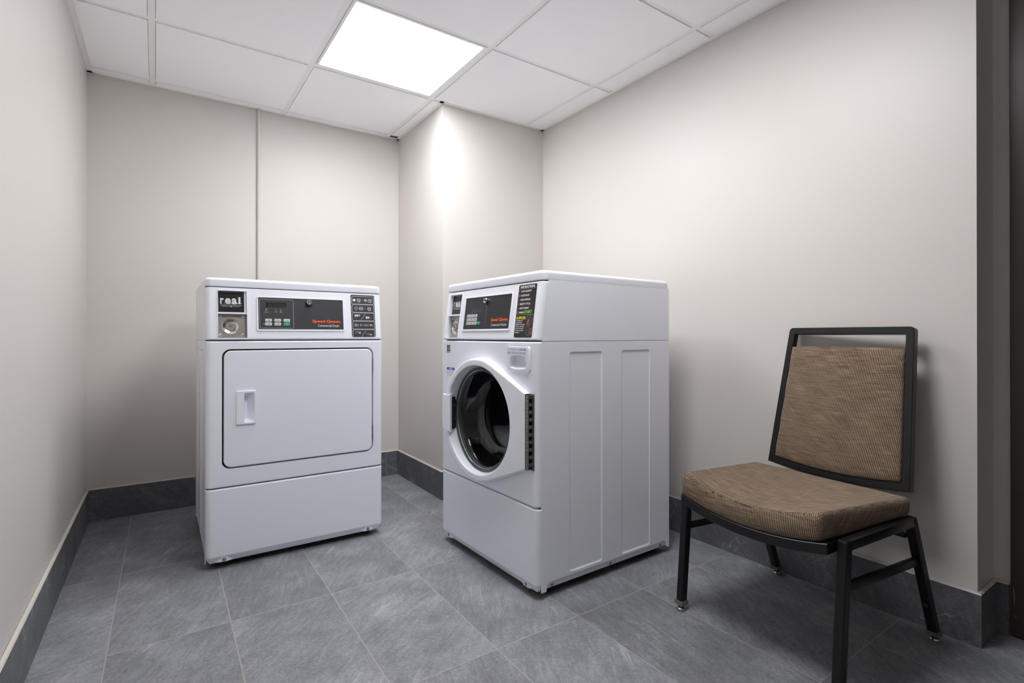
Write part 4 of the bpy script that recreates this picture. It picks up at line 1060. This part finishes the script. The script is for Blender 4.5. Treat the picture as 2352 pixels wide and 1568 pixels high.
lo_r = [cr(0.006, lambda x, y: zbot(x, y)), cr(0.0, lerp(0.10)), cr(-0.0025, lerp(0.30)), cr(-0.0030, lerp(0.55)), cr(-0.0015, lerp(0.80)), cr(0.0015, lerp(0.92)), cr(0.0045, lerp(0.965))]
mid_r = [lo_r[-1], cr(0.0052, lerp(0.960)), cr(0.0060, lerp(0.972))]
hi_r = [mid_r[-1], cr(0.0090, lerp(0.995)), cr(0.0130, lerp(1.01))]
last = [(x, y) for x, y in outl(0.0130)]
for k in range(1, 15):
    f = 1 - k / 14.0 * 0.985
    ring = []
    for x, y in last:
        X, Y = x * f, 0.175 + (y - 0.175) * f
        ring.append((warp(X, Y), fronted(X, Y), ztop(X, Y) + 0.0006 + 0.0030 * (1 - f * f) ** 0.8))
    hi_r.append(ring)
b.loft(lo_r, cap0=True, mat='fabric'); b.loft(mid_r, mat='seam'); b.loft(hi_r, cap1=True, mat='fabric')
b.build('seat_cushion', CH, smooth=60)
# leaning back: own local axes (x across, z up the lean, y through)
lean = math.atan2(0.077, 0.479)
def back_part(o): o.location = (0, 0.4292, 0.436); o.rotation_euler = (-lean, 0, 0); return o
HB_ = 0.490
def hwid(h_): return 0.2270 - (0.2270 - 0.1995) * h_ / HB_
def skew(x, h_): return x - 0.0080 * (1 - h_ / HB_)
def low(x, amt=0.0165): return -amt * (1 - (x / 0.23) ** 2)
def frame_loop(i, n=20):
    """outline of the back frame, inset by i; same point count for every inset"""
    pts = []; h0, h1 = i, HB_ - i
    wb, wt = hwid(h0) - i, hwid(h1) - i; r = max(0.003, 0.013 - i * 0.45)
    for k in range(n + 1):
        x = -wb + 2 * wb * k / n; pts.append((x, h0 + low(x * 0.23 / wb)))
    for cx_, sgn in ((wt - r, 1), (-wt + r, -1)):
        for k in range(6):
            a = math.radians(18 * k); a = a if sgn > 0 else PI / 2 + a
            pts.append((cx_ + r * math.cos(a), h1 - r + r * math.sin(a)))
    return [(skew(x, z), z) for x, z in pts]
b = MB('black_metal'); th = 0.0250
o_, oi, ii, in_ = frame_loop(0.0), frame_loop(0.0015), frame_loop(0.0215), frame_loop(0.0230)
b.loft([lift(o_, 0.0015), lift(oi, 0.0), lift(ii, 0.0), lift(in_, 0.0015), lift(in_, th - 0.0015), lift(ii, th), lift(oi, th), lift(o_, th - 0.0015)], loop=True)
back_part(b.build('back_frame', CH, smooth=30))
b = MB('fabric')
def pad_loop(i, n=20):
    pts = []; h0, h1 = 0.0235 + i, 0.4200 - i; wb, wt = hwid(h0) - 0.0235 - i, hwid(h1) - 0.0235 - i; r = 0.006
    for k in range(n + 1):
        x = -wb + 2 * wb * k / n; pts.append((x, h0 + low(x * 0.23 / wb)))
    for j in range(1, 12): pts.append((wb + (wt - wb) * j / 12, h0 + (h1 - h0) * j / 12))
    for k in range(n + 1): pts.append((wt - 2 * wt * k / n, h1 + 0.004 * (1 - (1 - 2 * k / n) ** 2)))
    for j in range(1, 12): pts.append((-wt + (wt - wb) * -1 * (j / 12) * -1 * 0 - (wb - wt) * j / 12, h1 + (h0 - h1) * j / 12))
    return [(skew(x, z), z) for x, z in pts]
rings = [lift(pad_loop(0.004), 0.024), lift(pad_loop(0.0), 0.020), lift(pad_loop(0.0), 0.003), lift(pad_loop(0.0015), -0.002), lift(pad_loop(0.005), -0.0050)]
pl_ = pad_loop(0.005); mx, mz = 0.0, 0.215
for k in range(1, 11):
    f = 1 - k / 10 * 0.98
    rings.append([(mx + (x - mx) * f, -0.0050 - 0.0085 * (1 - f * f), mz + (z - mz) * f) for x, z in pl_])
b.loft(rings, cap0=True, cap1=True)
back_part(b.build('back_cushion', CH, smooth=60))
b = MB('rubber')
rings = []
for k in range(9):
    x = -0.071 + 0.142 * k / 8
    yb = lambda z: 0.430 + (z - 0.441) * 0.16 + 0.004
    zt_ = 0.430 + low(x) * 1.0
    rings.append([(x, 0.28, 0.352), (x, yb(0.35) - 0.012, 0.350), (x, yb(zt_), zt_), (x, yb(zt_) + 0.016, zt_), (x, yb(0.34) + 0.016, 0.338), (x, 0.28, 0.338)])
b.loft(rings, cap0=True, cap1=True); b.build('back_bracket', CH, smooth=30)

# ------------------------------------------------------------------ camera, world, view
cam = bpy.data.cameras.new('camera'); co = bpy.data.objects.new('camera', cam); COL.objects.link(co)
F = 1200.295; cam.sensor_width = 36.0; cam.sensor_fit = 'HORIZONTAL'; cam.lens = F / 2352 * 36
cam.shift_x = (1176 - 1202.665) / 2352; cam.shift_y = (766.669 - 784) / 2352
cam.clip_start = 0.02
co.location = (0, 0, 0.89247); co.rotation_euler = (PI / 2 + 0.00266, 0, -0.60265)
sc.camera = co
w = bpy.data.worlds.new('dim_building'); sc.world = w; w.use_nodes = True
w.node_tree.nodes['Background'].inputs[0].default_value = (0.8, 0.85, 1.0, 1); w.node_tree.nodes['Background'].inputs[1].default_value = 0.02
sc.view_settings.view_transform = 'Standard'; sc.view_settings.look = 'None'; sc.view_settings.gamma = 1.0
sc.view_settings.use_curve_mapping = False; sc.view_settings.exposure = 0.0
sc.cycles.max_bounces = 16; sc.cycles.diffuse_bounces = 12; sc.cycles.glossy_bounces = 6; sc.cycles.transmission_bounces = 10
sc.cycles.sample_clamp_indirect = 6.0; sc.cycles.caustics_reflective = False; sc.cycles.caustics_refractive = False
